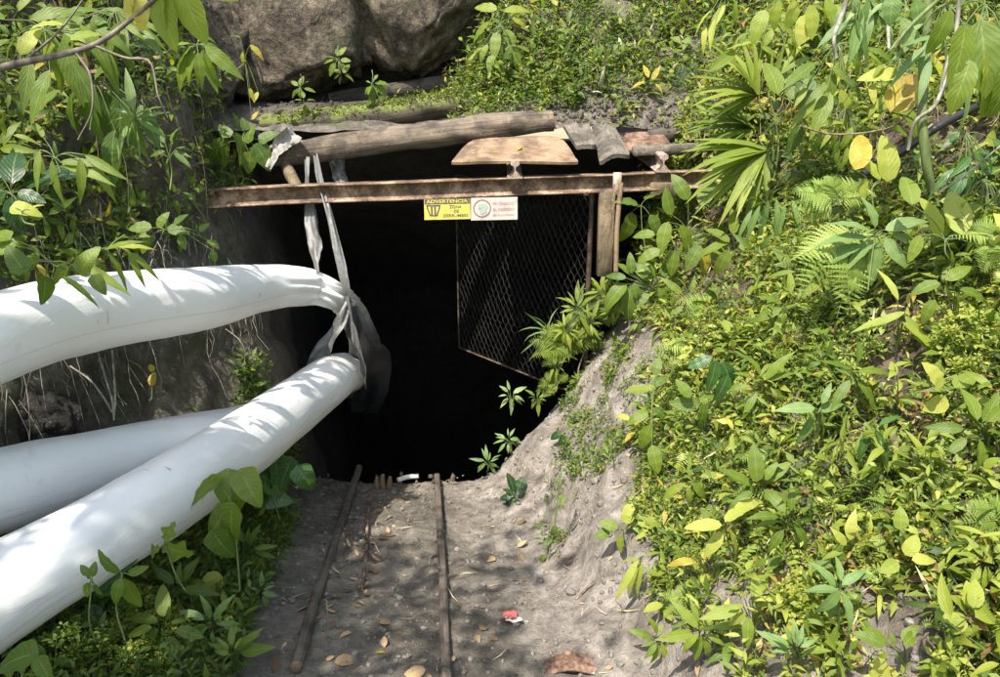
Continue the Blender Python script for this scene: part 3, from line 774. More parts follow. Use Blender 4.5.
tag(link('ground_cover', gB, M['leaf']), 'taller pointed-leaf weeds through the ground cover under the ducts', 'ground cover', kind='stuff')
tag(link('ground_cover_stems', gs, M['stem']), 'stems of the ground cover under the white ducts', 'stems', kind='stuff')

# --------------------------------------------------------------- hillside above the roof
P, Nr = samples(VB, QB, 16000, [(-0.4, 2.8), (5.35, 8.3), (1.0, 4.5)])
px, py, zz = project(P)
d_ = 0.62 + fbm(P * 3.2, 3, 15) * 1.5
d_ = np.where(py > 100, d_ * 0.16, d_); d_ = np.where((py > 78) & (py <= 100), d_ * 0.65, d_)
sel = rng.random(len(P)) < d_
P, Nr = P[sel], Nr[sel]
gA = Geo(); gs = Geo(); gB = Geo()
m = rng.random(len(P)) < 0.7
clumps(gA, gs, P[m][:6000], Nr[m][:6000], 0.6, 6, 0.03, 0.09, 0.042, 0.3, 0.48, T_small, 0.46, 0.15)
clumps(gB, gs, P[~m][:1900], Nr[~m][:1900], 0.6, 6, 0.03, 0.20, 0.055, 0.4, 0.4, T_lance, 0.48, 0.2)
tag(link('hillside_herbs', gA, M['leaf']), 'carpet of small green herbs on the slope above the mine roof', 'undergrowth', kind='stuff')
tag(link('hillside_herbs', gB, M['leaf']), 'taller weeds in the herb carpet above the mine roof', 'undergrowth', kind='stuff')
tag(link('hillside_stems', gs, M['twig']), 'thin stems in the herb carpet above the mine roof', 'stems', kind='stuff')
gl = Geo(); n = 2500; ii = rng.choice(len(P), n)
o = P[ii] + rng.normal(0, .04, (n, 3)) + Nr[ii] * .03
leaves(gl, T_small, o, unit(rng.normal(0, 1, (n, 3))), rng.normal(0, 1, (n, 3)), rng.uniform(0.03, 0.10, n), rng.uniform(0.06, 0.3, n), rng.normal(0, 0.8, n), rng.random(n))
tag(link('dead_grass', gl, M['straw']), 'dry straw and dead leaves on the slope above the mine roof', 'dead grass', kind='stuff')

# --------------------------------------------------------------- left wall vegetation
P, Nr = samples(VA, QA, 36000, [(-4.6, -1.3), (1.2, 5.9), (0.3, 4.2)])
px, py, zz = project(P)
top = np.interp(px, [-400, 0, 60, 130, 190, 235, 300], [330, 285, 280, 262, 240, 190, 60])
d_ = np.where(py < top, 0.8 + 0.9 * fbm(P * 2.4, 3, 19), 0.0)
d_ *= np.where((px > 170) & (py < 130), 0.25, 1.0) * np.where((px > 140) & (py > 110), 0.5, 1.0)
sel = rng.random(len(P)) < d_
P, Nr = P[sel], Nr[sel]
gA = Geo(); gB = Geo(); gs = Geo(); r_ = rng.random(len(P))
a = r_ < 0.5
clumps(gA, gs, P[a][:6200], Nr[a][:6200], 0.2, 6, 0.03, 0.10, 0.045, 0.35, 0.46, T_small, 0.46, 0.2)
a = (r_ >= 0.5) & (r_ < 0.66)
clumps(gB, gs, P[a][:1100], Nr[a][:1100], 0.1, 6, 0.04, 0.20, 0.10, 0.3, 0.26, T_lance, 0.52, 0.2, 1.2)
a = r_ >= 0.86
tag(link('wall_undergrowth', gA, M['leaf']), 'small green leaves clothing the rock wall above the upper duct', 'undergrowth', kind='stuff')
tag(link('wall_foliage', gB, M['leaf']), 'drooping long-leaved weeds covering the wall above the upper duct', 'undergrowth', kind='stuff')
# hanging dry tangle on the wall
def hanging(g, P, n, Lr, r, seed=0, out=(0.1, -0.1, 0), tint=.5, sides=3):
    for k in range(n):
        p = P[rng.integers(len(P))]
        L = rng.uniform(*Lr); m_ = 7
        t = np.linspace(0, 1, m_)[:, None]
        w = rng.normal(0, 0.12, 3) * L; c = rng.normal(0, .1, 3) * L
        pts = p + np.array(out) * rng.uniform(0.3, 1.6) + t * (np.array([0, 0, -L]) + w) + np.sin(t * PI) * c + rng.normal(0, 0.006, (m_, 3))
        tube(g, pts, r * rng.uniform(0.6, 1.5) * np.linspace(1, .6, m_), sides, tint, cap=False)
gh = Geo(); hanging(gh, P, 420, (0.12, 0.6), 0.0028)
tag(link('hanging_roots', gh, M['twig']), 'tangle of thin brown roots and dead stems hanging down the left wall', 'roots', kind='stuff')
tag(link('wall_stems', gs, M['twig']), 'stems of the weeds on the left wall', 'stems', kind='stuff')
gh = Geo()
P2, _n = samples(VA, QA, 400, [(-3.3, -1.55), (2.2, 4.9), (0.1, 0.95)])
hanging(gh, P2, 260, (0.15, 0.55), 0.0026, out=(0.05, -0.02, 0.1))
tag(link('hanging_roots', gh, M['root']), 'fine pale rootlets hanging over the bare rock between the ducts', 'roots', kind='stuff')

# top right dark tangle
P3_, _n = samples(VA, QA, 1500, [(1.2, 3.2), (2.2, 5.5), (1.2, 3.2)])
gh = Geo(); hanging(gh, P3_, 420, (0.1, 0.5), 0.003, out=(-0.06, -0.08, 0.08))
tag(link('hanging_stems', gh, M['straw']), 'tangle of dead stems and creepers hanging down the upper right bank', 'roots', kind='stuff')

# --------------------------------------------------------------- pebbles and litter on the ground
def pebbles(name, n, bx, smin, smax, mat, label, sel=None):
    P, Nr = samples(VA, QA, n * 2, bx)
    if sel is not None:
        k = sel(P); P, Nr = P[k], Nr[k]
    P, Nr = P[:n], Nr[:n]; v, t = ICO[1]; g = Geo(); n = len(P)
    s = smin * (smax / smin) ** (rng.random((n, 1, 1)) ** 2.2)
    VV = v[None] * (1 + rng.normal(0, 0.16, (n, len(v), 1))) * s * rng.uniform(0.5, 1.2, (n, 1, 3))
    VV = VV + (P + Nr * s[:, 0] * 0.15)[:, None]
    g.add(VV.reshape(-1, 3), None, (t[None] + (np.arange(n) * len(v))[:, None, None]).reshape(-1, 3))
    tag(link(name, g, mat, smooth=False), label, name.replace('_', ' '), kind='stuff')
pebbles('gravel', 6000, [(-1.4, 1.3), (1.0, 5.1), (-2, 0.9)], 0.003, 0.022, M['stone'], 'loose gravel and crumbs of rock on the track bed and bare slope')
def litter(name, tp, n, bx, Lr, Wr, mat, label, sel=None, lift=0.006):
    P, Nr = samples(VA, QA, n * 2, bx)
    if sel is not None:
        k = sel(P); P, Nr = P[k], Nr[k]
    P, Nr = P[:n], Nr[:n]; n = len(P); g = Geo()
    d = unit(np.cross(Nr, rng.normal(0, 1, (n, 3))) + Nr * rng.normal(0.05, 0.12, (n, 1)))
    leaves(g, tp, P + Nr * lift, d, Nr + rng.normal(0, 0.2, (n, 3)), rng.uniform(*Lr, n), rng.uniform(*Wr, n), rng.normal(0.2, 0.7, n), rng.random(n))
    tag(link(name, g, mat), label, name.replace('_', ' '), kind='stuff')
litter('leaf_litter', T_oval, 150, [(-1.5, 1.0), (1.3, 4.9), (-2, 0.3)], (0.025, 0.075), (0.3, 0.6), M['leaf_dry'], 'small brown dead leaves strewn over the track bed')
litter('leaf_litter', T_oval, 60, [(-.95, -.62), (2.6, 4.9), (-2, 0.3)], (0.03, 0.08), (0.25, 0.5), M['leaf_dry'], 'reddish brown debris beside the rusty rod between the rails')
litter('twig_litter', T_small, 420, [(-1.5, 1.2), (1.3, 4.9), (-2, 0.6)], (0.03, 0.16), (0.03, 0.06), M['straw'], 'small pale twigs and straw strewn over the track bed')
litter('leaf_litter', T_oval, 260, [(-.6, 2.2), (5.3, 6.6), (1.0, 2.2)], (0.02, 0.07), (0.3, 0.6), M['leaf_dry'], 'dead leaves on the earth of the mine roof') if False else None

# ================================================================= the portal
UPV = np.array([0, 0, 1.0])
RAILP = lambda h=0.115, w=0.1, hd=0.055: np.array([(-w / 2, 0), (w / 2, 0), (w / 2, .010), (.012, .024), (.009, h - .035), (hd / 2, h - .026), (hd / 2, h - .004), (hd / 2 - .006, h), (-hd / 2 + .006, h), (-hd / 2, h - .004), (-hd / 2, h - .026), (-.009, h - .035), (-.012, .024), (-w / 2, .010)])
IBEAM = lambda h=0.12, w=0.09: np.array([(-w / 2, 0), (w / 2, 0), (w / 2, .011), (.006, .018), (.006, h - .018), (w / 2, h - .011), (w / 2, h), (-w / 2, h), (-w / 2, h - .011), (-.006, h - .018), (-.006, .018), (-w / 2, .011)])
pL = at(196, 207, 4.92); pR = at(712, 187, 5.10)
g = Geo(); extrude_profile(g, IBEAM(), pL, pR, UPV, 24, 0.006)
gb = Geo(); box(gb, at(617, 184, 4.98), (0.028, 0, 0), (0, 0.006, 0), (0, 0, 0.075), 0.003)
thing('steel_lintel', pL, [('beam', g, M['rust']), ('bracket_plate', gb, M['rust_pale'])], 'long rusty steel beam spanning the top of the mine entrance', 'beam')
LZ = lambda px_, z_=0: None
def lintel_top(px):
    f = (px - 196) / (712 - 196); return pL + (pR - pL) * f + UPV * 0.122

def cross_rail(px, y0, y1, mat, label, tilt=0.0, rz=0.0, drop=0.0):
    p = lintel_top(px); a = p + np.array([0, y0, drop]); b = p + np.array([rz, y1, tilt + drop])
    g = Geo(); extrude_profile(g, RAILP(), a, b, UPV, 8, 0.003)
    thing('roof_rail', a, [('rail', g, mat)], label, 'rail', 'rails laid across the lintel to carry the roof')
cross_rail(510, -0.10, 1.3, M['rust_pale'], 'pale rusty rail end resting on the lintel under the warped slab', 0.02)
cross_rail(658, -0.06, 1.2, M['rust_pale'], 'pale rusty rail end on the lintel at the right roof corner', 0.02)
# small broken timber wedge at the left
g = Geo(); tube(g, [at(285, 164, 5.15), at(291, 176, 5.02), at(298, 189, 4.93)], [0.035, 0.04, 0.035], 7, 0, True, 0.3, 3)
thing('timber_wedge', at(298, 189, 4.93), [('wedge', g, M['post'])], 'short broken timber wedge between the lintel and the pale log', 'wood piece')

def log(name, pts, rad, mat, label, sides=28, rough=0.26, seed=1, ends=True, n=46, moss=None, group=None):
    C_ = catmull(pts, n); rr = np.interp(np.linspace(0, 1, n), np.linspace(0, 1, len(rad)), rad)
    g = Geo(); tube(g, C_, rr, sides, 0.0, False, rough, seed, freq=9)
    ends_ = []
    for e, s in ((0, -1), (-1, 1)):
        ge = Geo(); ends_.append(('cut_end', ge, M['cutwood']))
        d = unit(C_[e] - C_[1 if e == 0 else -2])
        tube(ge, [C_[e] - d * 0.03, C_[e] - d * .004, C_[e] + d * 0.002], [rr[e] * 0.96, rr[e] * .97, rr[e] * .9], sides, 0.0, True, rough * .5, seed)
    parts = [('trunk', g, mat)] + ends_
    if moss is not None: parts.append(('moss', moss, M['moss']))
    return thing(name, C_[0], parts, label, 'log', group)
M['moss'] = mat_leaf('moss_green', [(0, (0.05, 0.07, 0.01)), (0.5, (0.13, 0.17, 0.02)), (1.0, (0.28, 0.3, 0.06))], 0.8, 0.3, 0)
log('roof_log', [at(272, 156, 5.15), at(340, 147, 5.2), at(430, 135, 5.25), at(500, 126, 5.35), at(552, 121, 5.4)], [0.075, 0.088, 0.086, 0.088, 0.075], M['log'], 'long pale weathered log lying above the steel lintel', seed=2)
# mossy log with moss tufts
mp = [at(262, 128, 5.65), at(340, 122, 5.7), at(410, 112, 5.75), at(480, 100, 5.85), at(540, 92, 6.0)]
C_ = catmull(mp, 60); gm = Geo(); n = 6500
ii = (60 * rng.random(n) ** .7).astype(int).clip(4, 59); ph = rng.uniform(-1.3, 1.3, n)
o = C_[ii] + np.stack([np.zeros(n), -np.sin(ph) * 0.095, np.cos(ph) * 0.095], -1) + rng.normal(0, .01, (n, 3))
leaves(gm, T_small, o, unit(rng.normal(0, .6, (n, 3)) + np.array([0, -.3, .8])), rng.normal(0, 1, (n, 3)), rng.uniform(.012, .035, n), .4, .4, rng.random(n))
log('roof_log', mp, [0.10, 0.11, 0.10, 0.095, 0.09], M['log_moss'], 'thick dark log covered in yellow-green moss behind the pale log', seed=5, moss=gm)
log('roof_log', [at(330, 101, 6.3), at(400, 90, 6.35), at(480, 78, 6.45)], [0.06, 0.07, 0.065], M['log_dark'], 'slim dark log at the back under the overhanging boulders', seed=8)
log('roof_log', [at(270, 118, 6.0), at(330, 112, 6.05), at(420, 102, 6.1)], [0.06, 0.055, 0.05], M['log_dark'], 'half-buried dark log between the mossy log and the boulders', seed=12)

# warped slab
def slab(name, outline_px, th, mat, label, zs, bend=0.0, cat='slab', sides=None, n=10):
    """quad outline in photo pixels with depth; subdivided and bent"""
    (a, b, c, d) = [at(x, y, z) for (x, y, z) in outline_px]   # front-left, front-right, back-right, back-left
    g = Geo(); nu, nv = 22, n
    rows = []
    up = unit(np.cross(b - a, d - a))
    for side in (0, 1):
        for jv in range(nv + 1):
            for iu in range(nu + 1):
                u, v = iu / nu, jv / nv
                e = 0.0
                uu = 0.5 + (u - 0.5) * (1 - 0.035 * (2 * abs(v - 0.3)) ** 3)
                p = (a * (1 - uu) + b * uu) * (1 - v) + (d * (1 - uu) + c * uu) * v
                # rounded corners
                p = p + up * (bend * math.sin(PI * u) + 0.006 * float(vnoise(np.array([u * 4, v * 3, 1.0])))) - (d - a) * 0.05 * (abs(2 * u - 1) ** 6) * (-1 if v < .5 else 1) * (1 if v < .1 or v > .9 else 0)
                rows.append(p + (up * th if side else 0))
    V_ = np.array(rows); m_ = (nu + 1) * (nv + 1)
    qs = []
    for jv in range(nv):
        for iu in range(nu):
            k0 = jv * (nu + 1) + iu
            qs += [(k0 + m_, k0 + 1 + m_, k0 + nu + 2 + m_, k0 + nu + 1 + m_), (k0, k0 + nu + 1, k0 + nu + 2, k0 + 1)]
    for iu in range(nu):
        qs.append((iu, iu + 1, iu + 1 + m_, iu + m_)); k0 = nv * (nu + 1) + iu
        qs.append((k0 + 1, k0, k0 + m_, k0 + 1 + m_))
    for jv in range(nv):
        k0 = jv * (nu + 1); qs.append((k0 + nu + 1, k0, k0 + m_, k0 + nu + 1 + m_)); k0 += nu
        qs.append((k0, k0 + nu + 1, k0 + nu + 1 + m_, k0 + m_))
    aa = np.zeros((len(V_), 3)); aa[:, 0] = (V_ - a) @ unit(d - a); aa[:, 1] = (V_ - a) @ unit(b - a)
    g.add(V_, qs, None, aa)
    return thing(name, a, [(name + '_panel', g, mat)], label, cat, smooth=False)
slab('warped_slab', [(450, 165, 4.88), (578, 165, 4.90), (563, 139, 5.30), (470, 141, 5.28)], 0.018, M['slab'], 'thin warped brown slab with yellow leaves jutting over the lintel', 0, 0.004, n=12)
slab('roof_plank', [(577, 150, 5.02), (597, 149, 5.02), (587, 121, 5.6), (559, 122, 5.6)], 0.03, M['plank'], 'short grey plank lying between the warped slab and half log', 0, cat='plank')
# half-round weathered plank pointing at the viewer
slab('split_log', [(600, 167, 4.97), (631, 160, 4.97), (606, 113, 5.72), (589, 115, 5.72)], 0.028, M['plank'], 'half-round weathered grey timber pointing outward over the lintel', 0, 0.034, cat='timber', n=12)
slab('rusty_sheet', [(628, 153, 5.1), (676, 152, 5.1), (650, 118, 5.75), (612, 122, 5.75)], 0.012, M['rust_dull'], 'flat rusty metal sheet with earth on it at the roof corner', 0, 0.0, cat='metal sheet')
g = Geo(); box(g, at(676, 149, 5.12), (0.30, .02, .012), (0, .05, 0), (0, 0, .03), .006)
thing('roof_board', at(676, 149, 5.12), [('board', g, M['plank'])], 'weathered board edge running right from the rusty metal sheet', 'board')
g = Geo(); box(g, at(683, 133, 5.45), (0.26, .02, .012), (0, .07, 0), (0, 0, .035), .006)
thing('roof_board', at(683, 133, 5.45), [('board', g, M['log_dark'])], 'dark earthy board behind the rusty metal sheet', 'board')
g = Geo(); box(g, at(440, 183, 4.9), (0.12, 0, .004), (0, .03, 0), (0, 0, .008), .003)
# soil and clods on the roof
def clods(n, poly, zr, smin, smax, mat, name, label):
    g = Geo(); v, t = ICO[1]; k = 0
    poly = np.array(poly); lo, hi = poly.min(0), poly.max(0)
    while k < n:
        x, y = rng.uniform(lo, hi)
        if not inpoly(np.array([x]), np.array([y]), poly)[0]: continue
        p, nn, Z = hit(x, y)
        s = smin * (smax / smin) ** (rng.random() ** 2)
        g.add(v * (1 + rng.normal(0, .18, (len(v), 1))) * s * rng.uniform(.5, 1.2, 3) + p + nn * s * .3, None, t); k += 1
    tag(link(name, g, mat, smooth=False), label, name.replace('_', ' '), kind='stuff')
clods(500, [(545, 108), (560, 90), (720, 90), (720, 135), (610, 128), (560, 122)], 0, .006, .035, M['hill'], 'earth_clods', 'crumbly earth and stones spilling onto the mine roof')
clods(420, [(255, 110), (300, 98), (470, 92), (470, 110), (300, 124)], 0, .006, .03, M['hill'], 'earth_clods', 'dark gravel between the mossy log and the boulders')

clods(110, [(500, 470), (590, 360), (650, 340), (640, 470), (600, 560), (620, 670), (520, 670), (500, 540)], 0, .004, .028, M['stone'], 'slope_stones', 'stones and crumbs of rock on the cut slope right of the track')
clods(45, [(300, 478), (330, 474), (480, 474), (480, 490), (310, 492)], 0, .008, .035, M['hill'], 'edge_stones', 'rough stones and lumps of earth along the lip of the shaft')
# boulders
def boulder(c, rad, seed, label, name='boulder', mat=None, amp=0.22, f=1.6, cuts=()):
    v, t = ICO[5]; c = np.asarray(c, float)
    n1 = fbm(v * f + seed * 5.7, 5, seed)
    st = np.floor((v[:, 2] * 0.5 + fbm(v * 1.2, 2, seed + 7) * .3) * 5) * 0.02
    r = 1 + amp * n1 + st
    # facet: clip by a few planes
    P_ = v * r[:, None]
    rs = np.random.default_rng(seed)
    for _ in range(16):
        d = unit(rs.normal(0, 1, 3)); lim = rs.uniform(0.62, 0.92)
        k = P_ @ d - lim; P_ = P_ - np.where(k > 0, k * 0.82, 0)[:, None] * d
    for d, lim in cuts:
        d = unit(np.array(d, float)); k = P_ @ d - lim; P_ = P_ - np.where(k > 0, k * 0.93, 0)[:, None] * d
    P_ = P_ * (1 + .13 * fbm(v * 5 + seed, 5, seed + 3, .6) - .05 * np.clip(1 - np.abs(fbm(v * 2.3 + seed, 3, seed + 6)) * 9, 0, 1))[:, None]
    g = Geo(); g.add(P_ * np.asarray(rad) + c, None, t)
    return thing(name, c - np.array([0, 0, rad[2]]), [('rock', g, mat or M['boulder'])], label, 'boulder')
boulder(at(268, 2, 6.1), (0.98, 0.62, 1.12), 3, 'brown boulder overhanging the left end of the mossy logs', cuts=[((.35, -.15, -1), .66), ((-.3, -.9, -.2), .62), ((1, -.2, 0), .8)])
boulder(at(418, -22, 6.25), (0.80, 0.7, 1.05), 8, 'pale brown boulder above the dark gap right of its neighbour', cuts=[((.0, -.1, -1), .72), ((.1, -1, .1), .7), ((-1, -.3, 0), .85)])
boulder(at(345, -85, 7.4), (1.3, 0.7, 0.8), 14, 'dark rock wedged behind and above the two overhanging boulders')
boulder(at(185, 50, 5.9), (0.55, 0.5, 0.85), 21, 'dark rock face left of the overhanging boulders behind hanging leaves', mat=M['boulder'])
boulder(at(510, -40, 7.0), (0.7, 0.5, 0.6), 23, 'rock half hidden by herbs right of the pale boulder', mat=M['boulder'])
boulder(at(15, 420, 3.9), (0.35, 0.3, 0.28), 31, 'dark lumpy rock behind the middle duct at the far left', mat=M['tunnel'])

# portal side post and bamboo pole
g = Geo(); a_ = at(607, 192, 5.02); b_ = at(604, 275, 5.10)
box(g, (a_ + b_) / 2, (0.052, 0, 0.002), (0, 0.045, 0), (a_ - b_) / 2, 0.006)
thing('timber_post', b_, [('post', g, M['post'])], 'square brown timber post under the right end of the lintel', 'post')
g = Geo(); tube(g, catmull([at(616, 272, 4.99), at(617, 230, 4.97), at(621, 183, 4.95)], 14), 0.017, 8, 0, True, .06, 4)
thing('bamboo_pole', at(616, 272, 4.99), [('cane', g, M['cutwood'])], 'thin pale bamboo pole leaning beside the timber post', 'pole')
g = Geo(); box(g, at(664, 190, 5.08), (0.10, 0, .0), (0, .04, 0), (0, 0, .055), .008)
thing('timber_block', at(664, 190, 5.08), [('block', g, M['post'])], 'brown timber block below the right rail end', 'wood piece')

# chain-link gate, swung inwards
def gate():
    H0 = at(592, 196, 5.16); K0 = at(456, 186, 6.2); hgt = 1.52
    K0 = np.array([K0[0], K0[1], H0[2]])
    base = H0 - UPV * hgt
    ex = unit(K0 - H0); W = np.linalg.norm(K0 - H0)
    fr = Geo()
    tube(fr, [H0 + UPV * .02, H0 - UPV * hgt * .5, base], 0.018, 8, 0, True, 0.05, 1)
    tube(fr, [K0, K0 - UPV * hgt], 0.008, 8)
    tube(fr, [base, base + ex * W], 0.009, 8); tube(fr, [H0, K0], 0.009, 8)
    nrm = np.cross(ex, UPV)
    wr = Geo(); s = 0.062
    for sg in (1, -1):
        k = -int(hgt / s) - 2
        while k * s < W + hgt:
            # line u = k*s + sg*... v in [0,hgt]
            pts = []
            u0 = k * s
            for m_ in range(0, int(hgt / (s / 2)) + 1):
                vv = m_ * s / 2
                uu = u0 + vv * (0.62 if sg > 0 else -0.62) + (0 if sg > 0 else 0.62 * hgt)
                if 0 <= uu <= W:
                    bulge = 0.02 * math.sin(uu * 5) * math.sin(vv * 4)
                    pts.append(base + ex * uu + UPV * vv + nrm * ((0.004 if m_ % 2 == (0 if sg > 0 else 1) else -0.004) + bulge))
            if len(pts) > 1: tube(wr, pts, 0.0019, 4, 0, False)
            k += 1
    thing('chain_link_gate', base, [('frame', fr, M['rust_dark']), ('wire_mesh', wr, M['wire'])], 'dark chain-link gate swung inward beside the timber post', 'gate')
gate()

# signs
def text_geo(g, s, size, origin, ex, ey, squeeze=1.0, width=None):
    cu = bpy.data.curves.new('lettering_curve', 'FONT'); cu.body = s; cu.size = size; cu.align_x = 'CENTER'; cu.align_y = 'CENTER'; cu.resolution_u = 2
    cu.offset = size * 0.018
    o = bpy.data.objects.new('lettering_curve', cu); COL.objects.link(o)
    bpy.context.view_layer.update()
    dg = bpy.context.evaluated_depsgraph_get(); me = o.evaluated_get(dg).to_mesh()
    v = np.array([x.co[:] for x in me.vertices]); 
    if width: squeeze = width / (v[:, 0].max() - v[:, 0].min())
    me.calc_loop_triangles(); t = np.array([x.vertices[:] for x in me.loop_triangles])
    P_ = origin + v[:, :1] * squeeze * ex + v[:, 1:2] * ey
    g.add(P_, None, t)
    o.evaluated_get(dg).to_mesh_clear(); bpy.data.objects.remove(o); bpy.data.curves.remove(cu)

def sign_plate(g, tl, tr, bl, th=0.003):
    br = tr + bl - tl; n = unit(np.cross(tr - tl, bl - tl)) * -1
    box(g, (tl + tr + bl + br) / 4, (tr - tl) / 2, (tl - bl) / 2, n * th / 2)
    return n
def quad(g, c, ex, ey, w, h):
    g.add([c - ex * w / 2 - ey * h / 2, c + ex * w / 2 - ey * h / 2, c + ex * w / 2 + ey * h / 2, c - ex * w / 2 + ey * h / 2], [[0, 1, 2, 3]])
ZS = 4.84
tl, tr, bl = at(424, 199.5, ZS), at(470, 198.5, ZS), at(424.5, 220, ZS)
ex = unit(tr - tl); ey = unit(tl - bl); nf = unit(np.cross(ex, ey)); W = np.linalg.norm(tr - tl); H = np.linalg.norm(tl - bl)
O = bl + nf * 0.0032
gp = Geo(); sign_plate(gp, tl, tr, bl)
gband = Geo(); quad(gband, O + ex * W / 2 + ey * (H * .87), ex, ey, W * .98, H * .24)
gt = Geo(); text_geo(gt, 'ADVERTENCIA', 0.030, O + nf * .0015 + ex * W / 2 + ey * (H * .87), ex, ey, width=W * .9)
gk = Geo()
text_geo(gk, 'ZONA', 0.028, O + ex * W * .68 + ey * H * .60, ex, ey, width=W * .27)
text_geo(gk, 'DE', 0.026, O + ex * W * .70 + ey * H * .38, ex, ey)
text_geo(gk, 'DERRUMBES', 0.028, O + ex * W * .68 + ey * H * .17, ex, ey, width=W * .54)
pts = [(.06, .68), (.34, .68), (.33, .56), (.27, .2), (.13, .2), (.07, .56)]
for (x0, y0), (x1, y1) in zip(pts, pts[1:] + pts[:1]):
    a_ = O + ex * W * x0 + ey * H * y0; b_ = O + ex * W * x1 + ey * H * y1; d_ = unit(b_ - a_); s_ = np.cross(nf, d_) * 0.0045
    gk.add([a_ - s_ - d_ * .003, b_ - s_ + d_ * .003, b_ + s_ + d_ * .003, a_ + s_ - d_ * .003], [[0, 1, 2, 3]])
quad(gk, O + ex * W * .165 + ey * H * .44, ex, ey, .012, H * .38); quad(gk, O + ex * W * .235 + ey * H * .44, ex, ey, .012, H * .38)
thing('warning_sign', bl, [('sign_plate', gp, M['yellow']), ('heading_band', gband, M['black'], [('heading_text', gt, M['yellow'])]), ('lettering', gk, M['black'])],
      'yellow warning sign reading ADVERTENCIA hanging under the lintel', 'sign', smooth=False)
tl, tr, bl = at(471, 198, ZS), at(517.5, 197, ZS), at(471, 220.5, ZS)
ex = unit(tr - tl); ey = unit(tl - bl); nf = unit(np.cross(ex, ey)); W = np.linalg.norm(tr - tl); H = np.linalg.norm(tl - bl); O = bl + nf * .0032
gp = Geo(); sign_plate(gp, tl, tr, bl)
gr = Geo(); c = O + ex * W * .24 + ey * H * .52; nn_ = 40
for (r0, r1) in ((H * .40, H * .34),):
    th = np.linspace(0, 2 * PI, nn_ + 1)
    a_ = c + np.outer(np.cos(th), ex) * r0 + np.outer(np.sin(th), ey) * r0; b_ = c + np.outer(np.cos(th), ex) * r1 + np.outer(np.sin(th), ey) * r1
    gr.add(np.vstack([a_, b_]), [[i_, i_ + 1, i_ + 2 + nn_, i_ + 1 + nn_] for i_ in range(nn_)])
ge = Geo()
for k_, (dx_, dy_, rr_) in enumerate([(-.03, -.02, .16), (.06, .03, .19), (.02, -.12, .14), (-.1, .08, .09)]):
    th = np.linspace(0, 2 * PI, 12)[:-1]; cc = c + ex * H * dx_ + ey * H * dy_ + nf * .0006 * k_
    rr2 = H * rr_ * (1 + .15 * np.sin(th * 3 + k_))
    ge.add(np.vstack([cc + np.outer(np.cos(th) * rr2, ex) + np.outer(np.sin(th) * rr2, ey), cc]), None, [[i_, (i_ + 1) % 11, 11] for i_ in range(11)])
gt = Geo()
text_geo(gt, 'PROHIBIDO', .028, O + ex * W * .70 + ey * H * .70, ex, ey, width=W * .46)
text_geo(gt, 'EL INGRESO', .026, O + ex * W * .70 + ey * H * .45, ex, ey, width=W * .46)
text_geo(gt, 'PERSONAL AUTORIZADO', .016, O + ex * W * .70 + ey * H * .2, ex, ey, width=W * .46)
thing('notice_sign', bl, [('sign_plate', gp, M['signwhite']), ('ring', gr, M['maroon']), ('emblem', ge, M['greygreen']), ('lettering', gt, M['pinkred'])],
      'faded white sign with a round red-ringed emblem next to the yellow sign', 'sign', smooth=False)

# ---------------------------------------------------------------- ducts
def duct(ctrl, label, seed, n=150, sides=64):
    P_ = np.array([np.append(at(x, y, z), d / 2) for x, y, z, d in ctrl])
    C4 = catmull(P_, n); pts, rad = C4[:, :3], C4[:, 3]
    g = Geo(); V_ = tube(g, pts, rad, sides, 0, False)
    # creases and sag
    a = g.a[0].reshape(n, sides, 3); L = a[..., 1]
    th = np.arange(sides) / sides * 2 * PI
    q = np.stack([np.cos(th)[None] * 1.2 + 0 * L, np.sin(th)[None] * 1.2 + 0 * L, L * 3.0], -1)
    crease = fbm(q * np.array([.8, .8, .5]) + seed * 3.3, 3, seed) * 0.012 + fbm(q * np.array([2.2, 2.2, 3.5]) + 5, 3, seed + 9) * 0.0035
    # tight folds where the duct narrows
    k = np.clip((0.15 - rad) / 0.06, 0, 1)[:, None]
    crease = crease + k * 0.02 * np.sin(th * 9 + 3 * vnoise(q * 2, seed + 5))
    ring = unit(V_ - pts[:, None])
    g.v[0] = (V_ + ring * crease[..., None]).reshape(-1, 3)
    # seam rib along the underside
    gs = Geo(); s_i = int(sides * 0.60)
    sm = (V_ + ring * (crease[..., None] + 0.001))[:, s_i]
    tube(gs, sm[:int(n * .72)], 0.0035, 5, 0, False)
    return thing('ventilation_duct', pts[0], [('sleeve', g, M['duct']), ('seam', gs, M['duct'])], label, 'duct', 'white ventilation ducts entering the mine')
duct([(-520, 560, 1.9, .34), (-220, 425, 2.4, .34), (0, 336, 2.95, .34), (100, 312, 3.4, .345), (200, 299, 3.95, .335), (262, 288, 4.5, .285), (308, 287, 4.85, .215), (338, 298, 5.05, .15), (352, 313, 6.0, .20), (365, 340, 7.6, .28), (373, 364, 9.6, .3)],
     'uppermost white ventilation duct, pinched by straps at the entrance', 1)
duct([(-420, 880, 1.75, .33), (-180, 715, 2.15, .33), (0, 594, 2.58, .335), (80, 548, 2.8, .33), (160, 500, 3.1, .33), (240, 446, 3.75, .33), (300, 402, 4.5, .33), (333, 378, 5.0, .31), (346, 373, 5.7, .27), (355, 382, 7.2, .28), (360, 396, 9.2, .3)],
     'lowest white ventilation duct in front, nearest the track', 2)
duct([(-450, 640, 2.1, .34), (-200, 548, 2.55, .34), (0, 492, 3.05, .345), (100, 467, 3.45, .34), (200, 443, 4.0, .33), (262, 426, 4.65, .32), (300, 408, 5.4, .3), (322, 392, 6.4, .28), (336, 384, 8.0, .28)],
     'middle white ventilation duct lying behind the lowest one', 4)

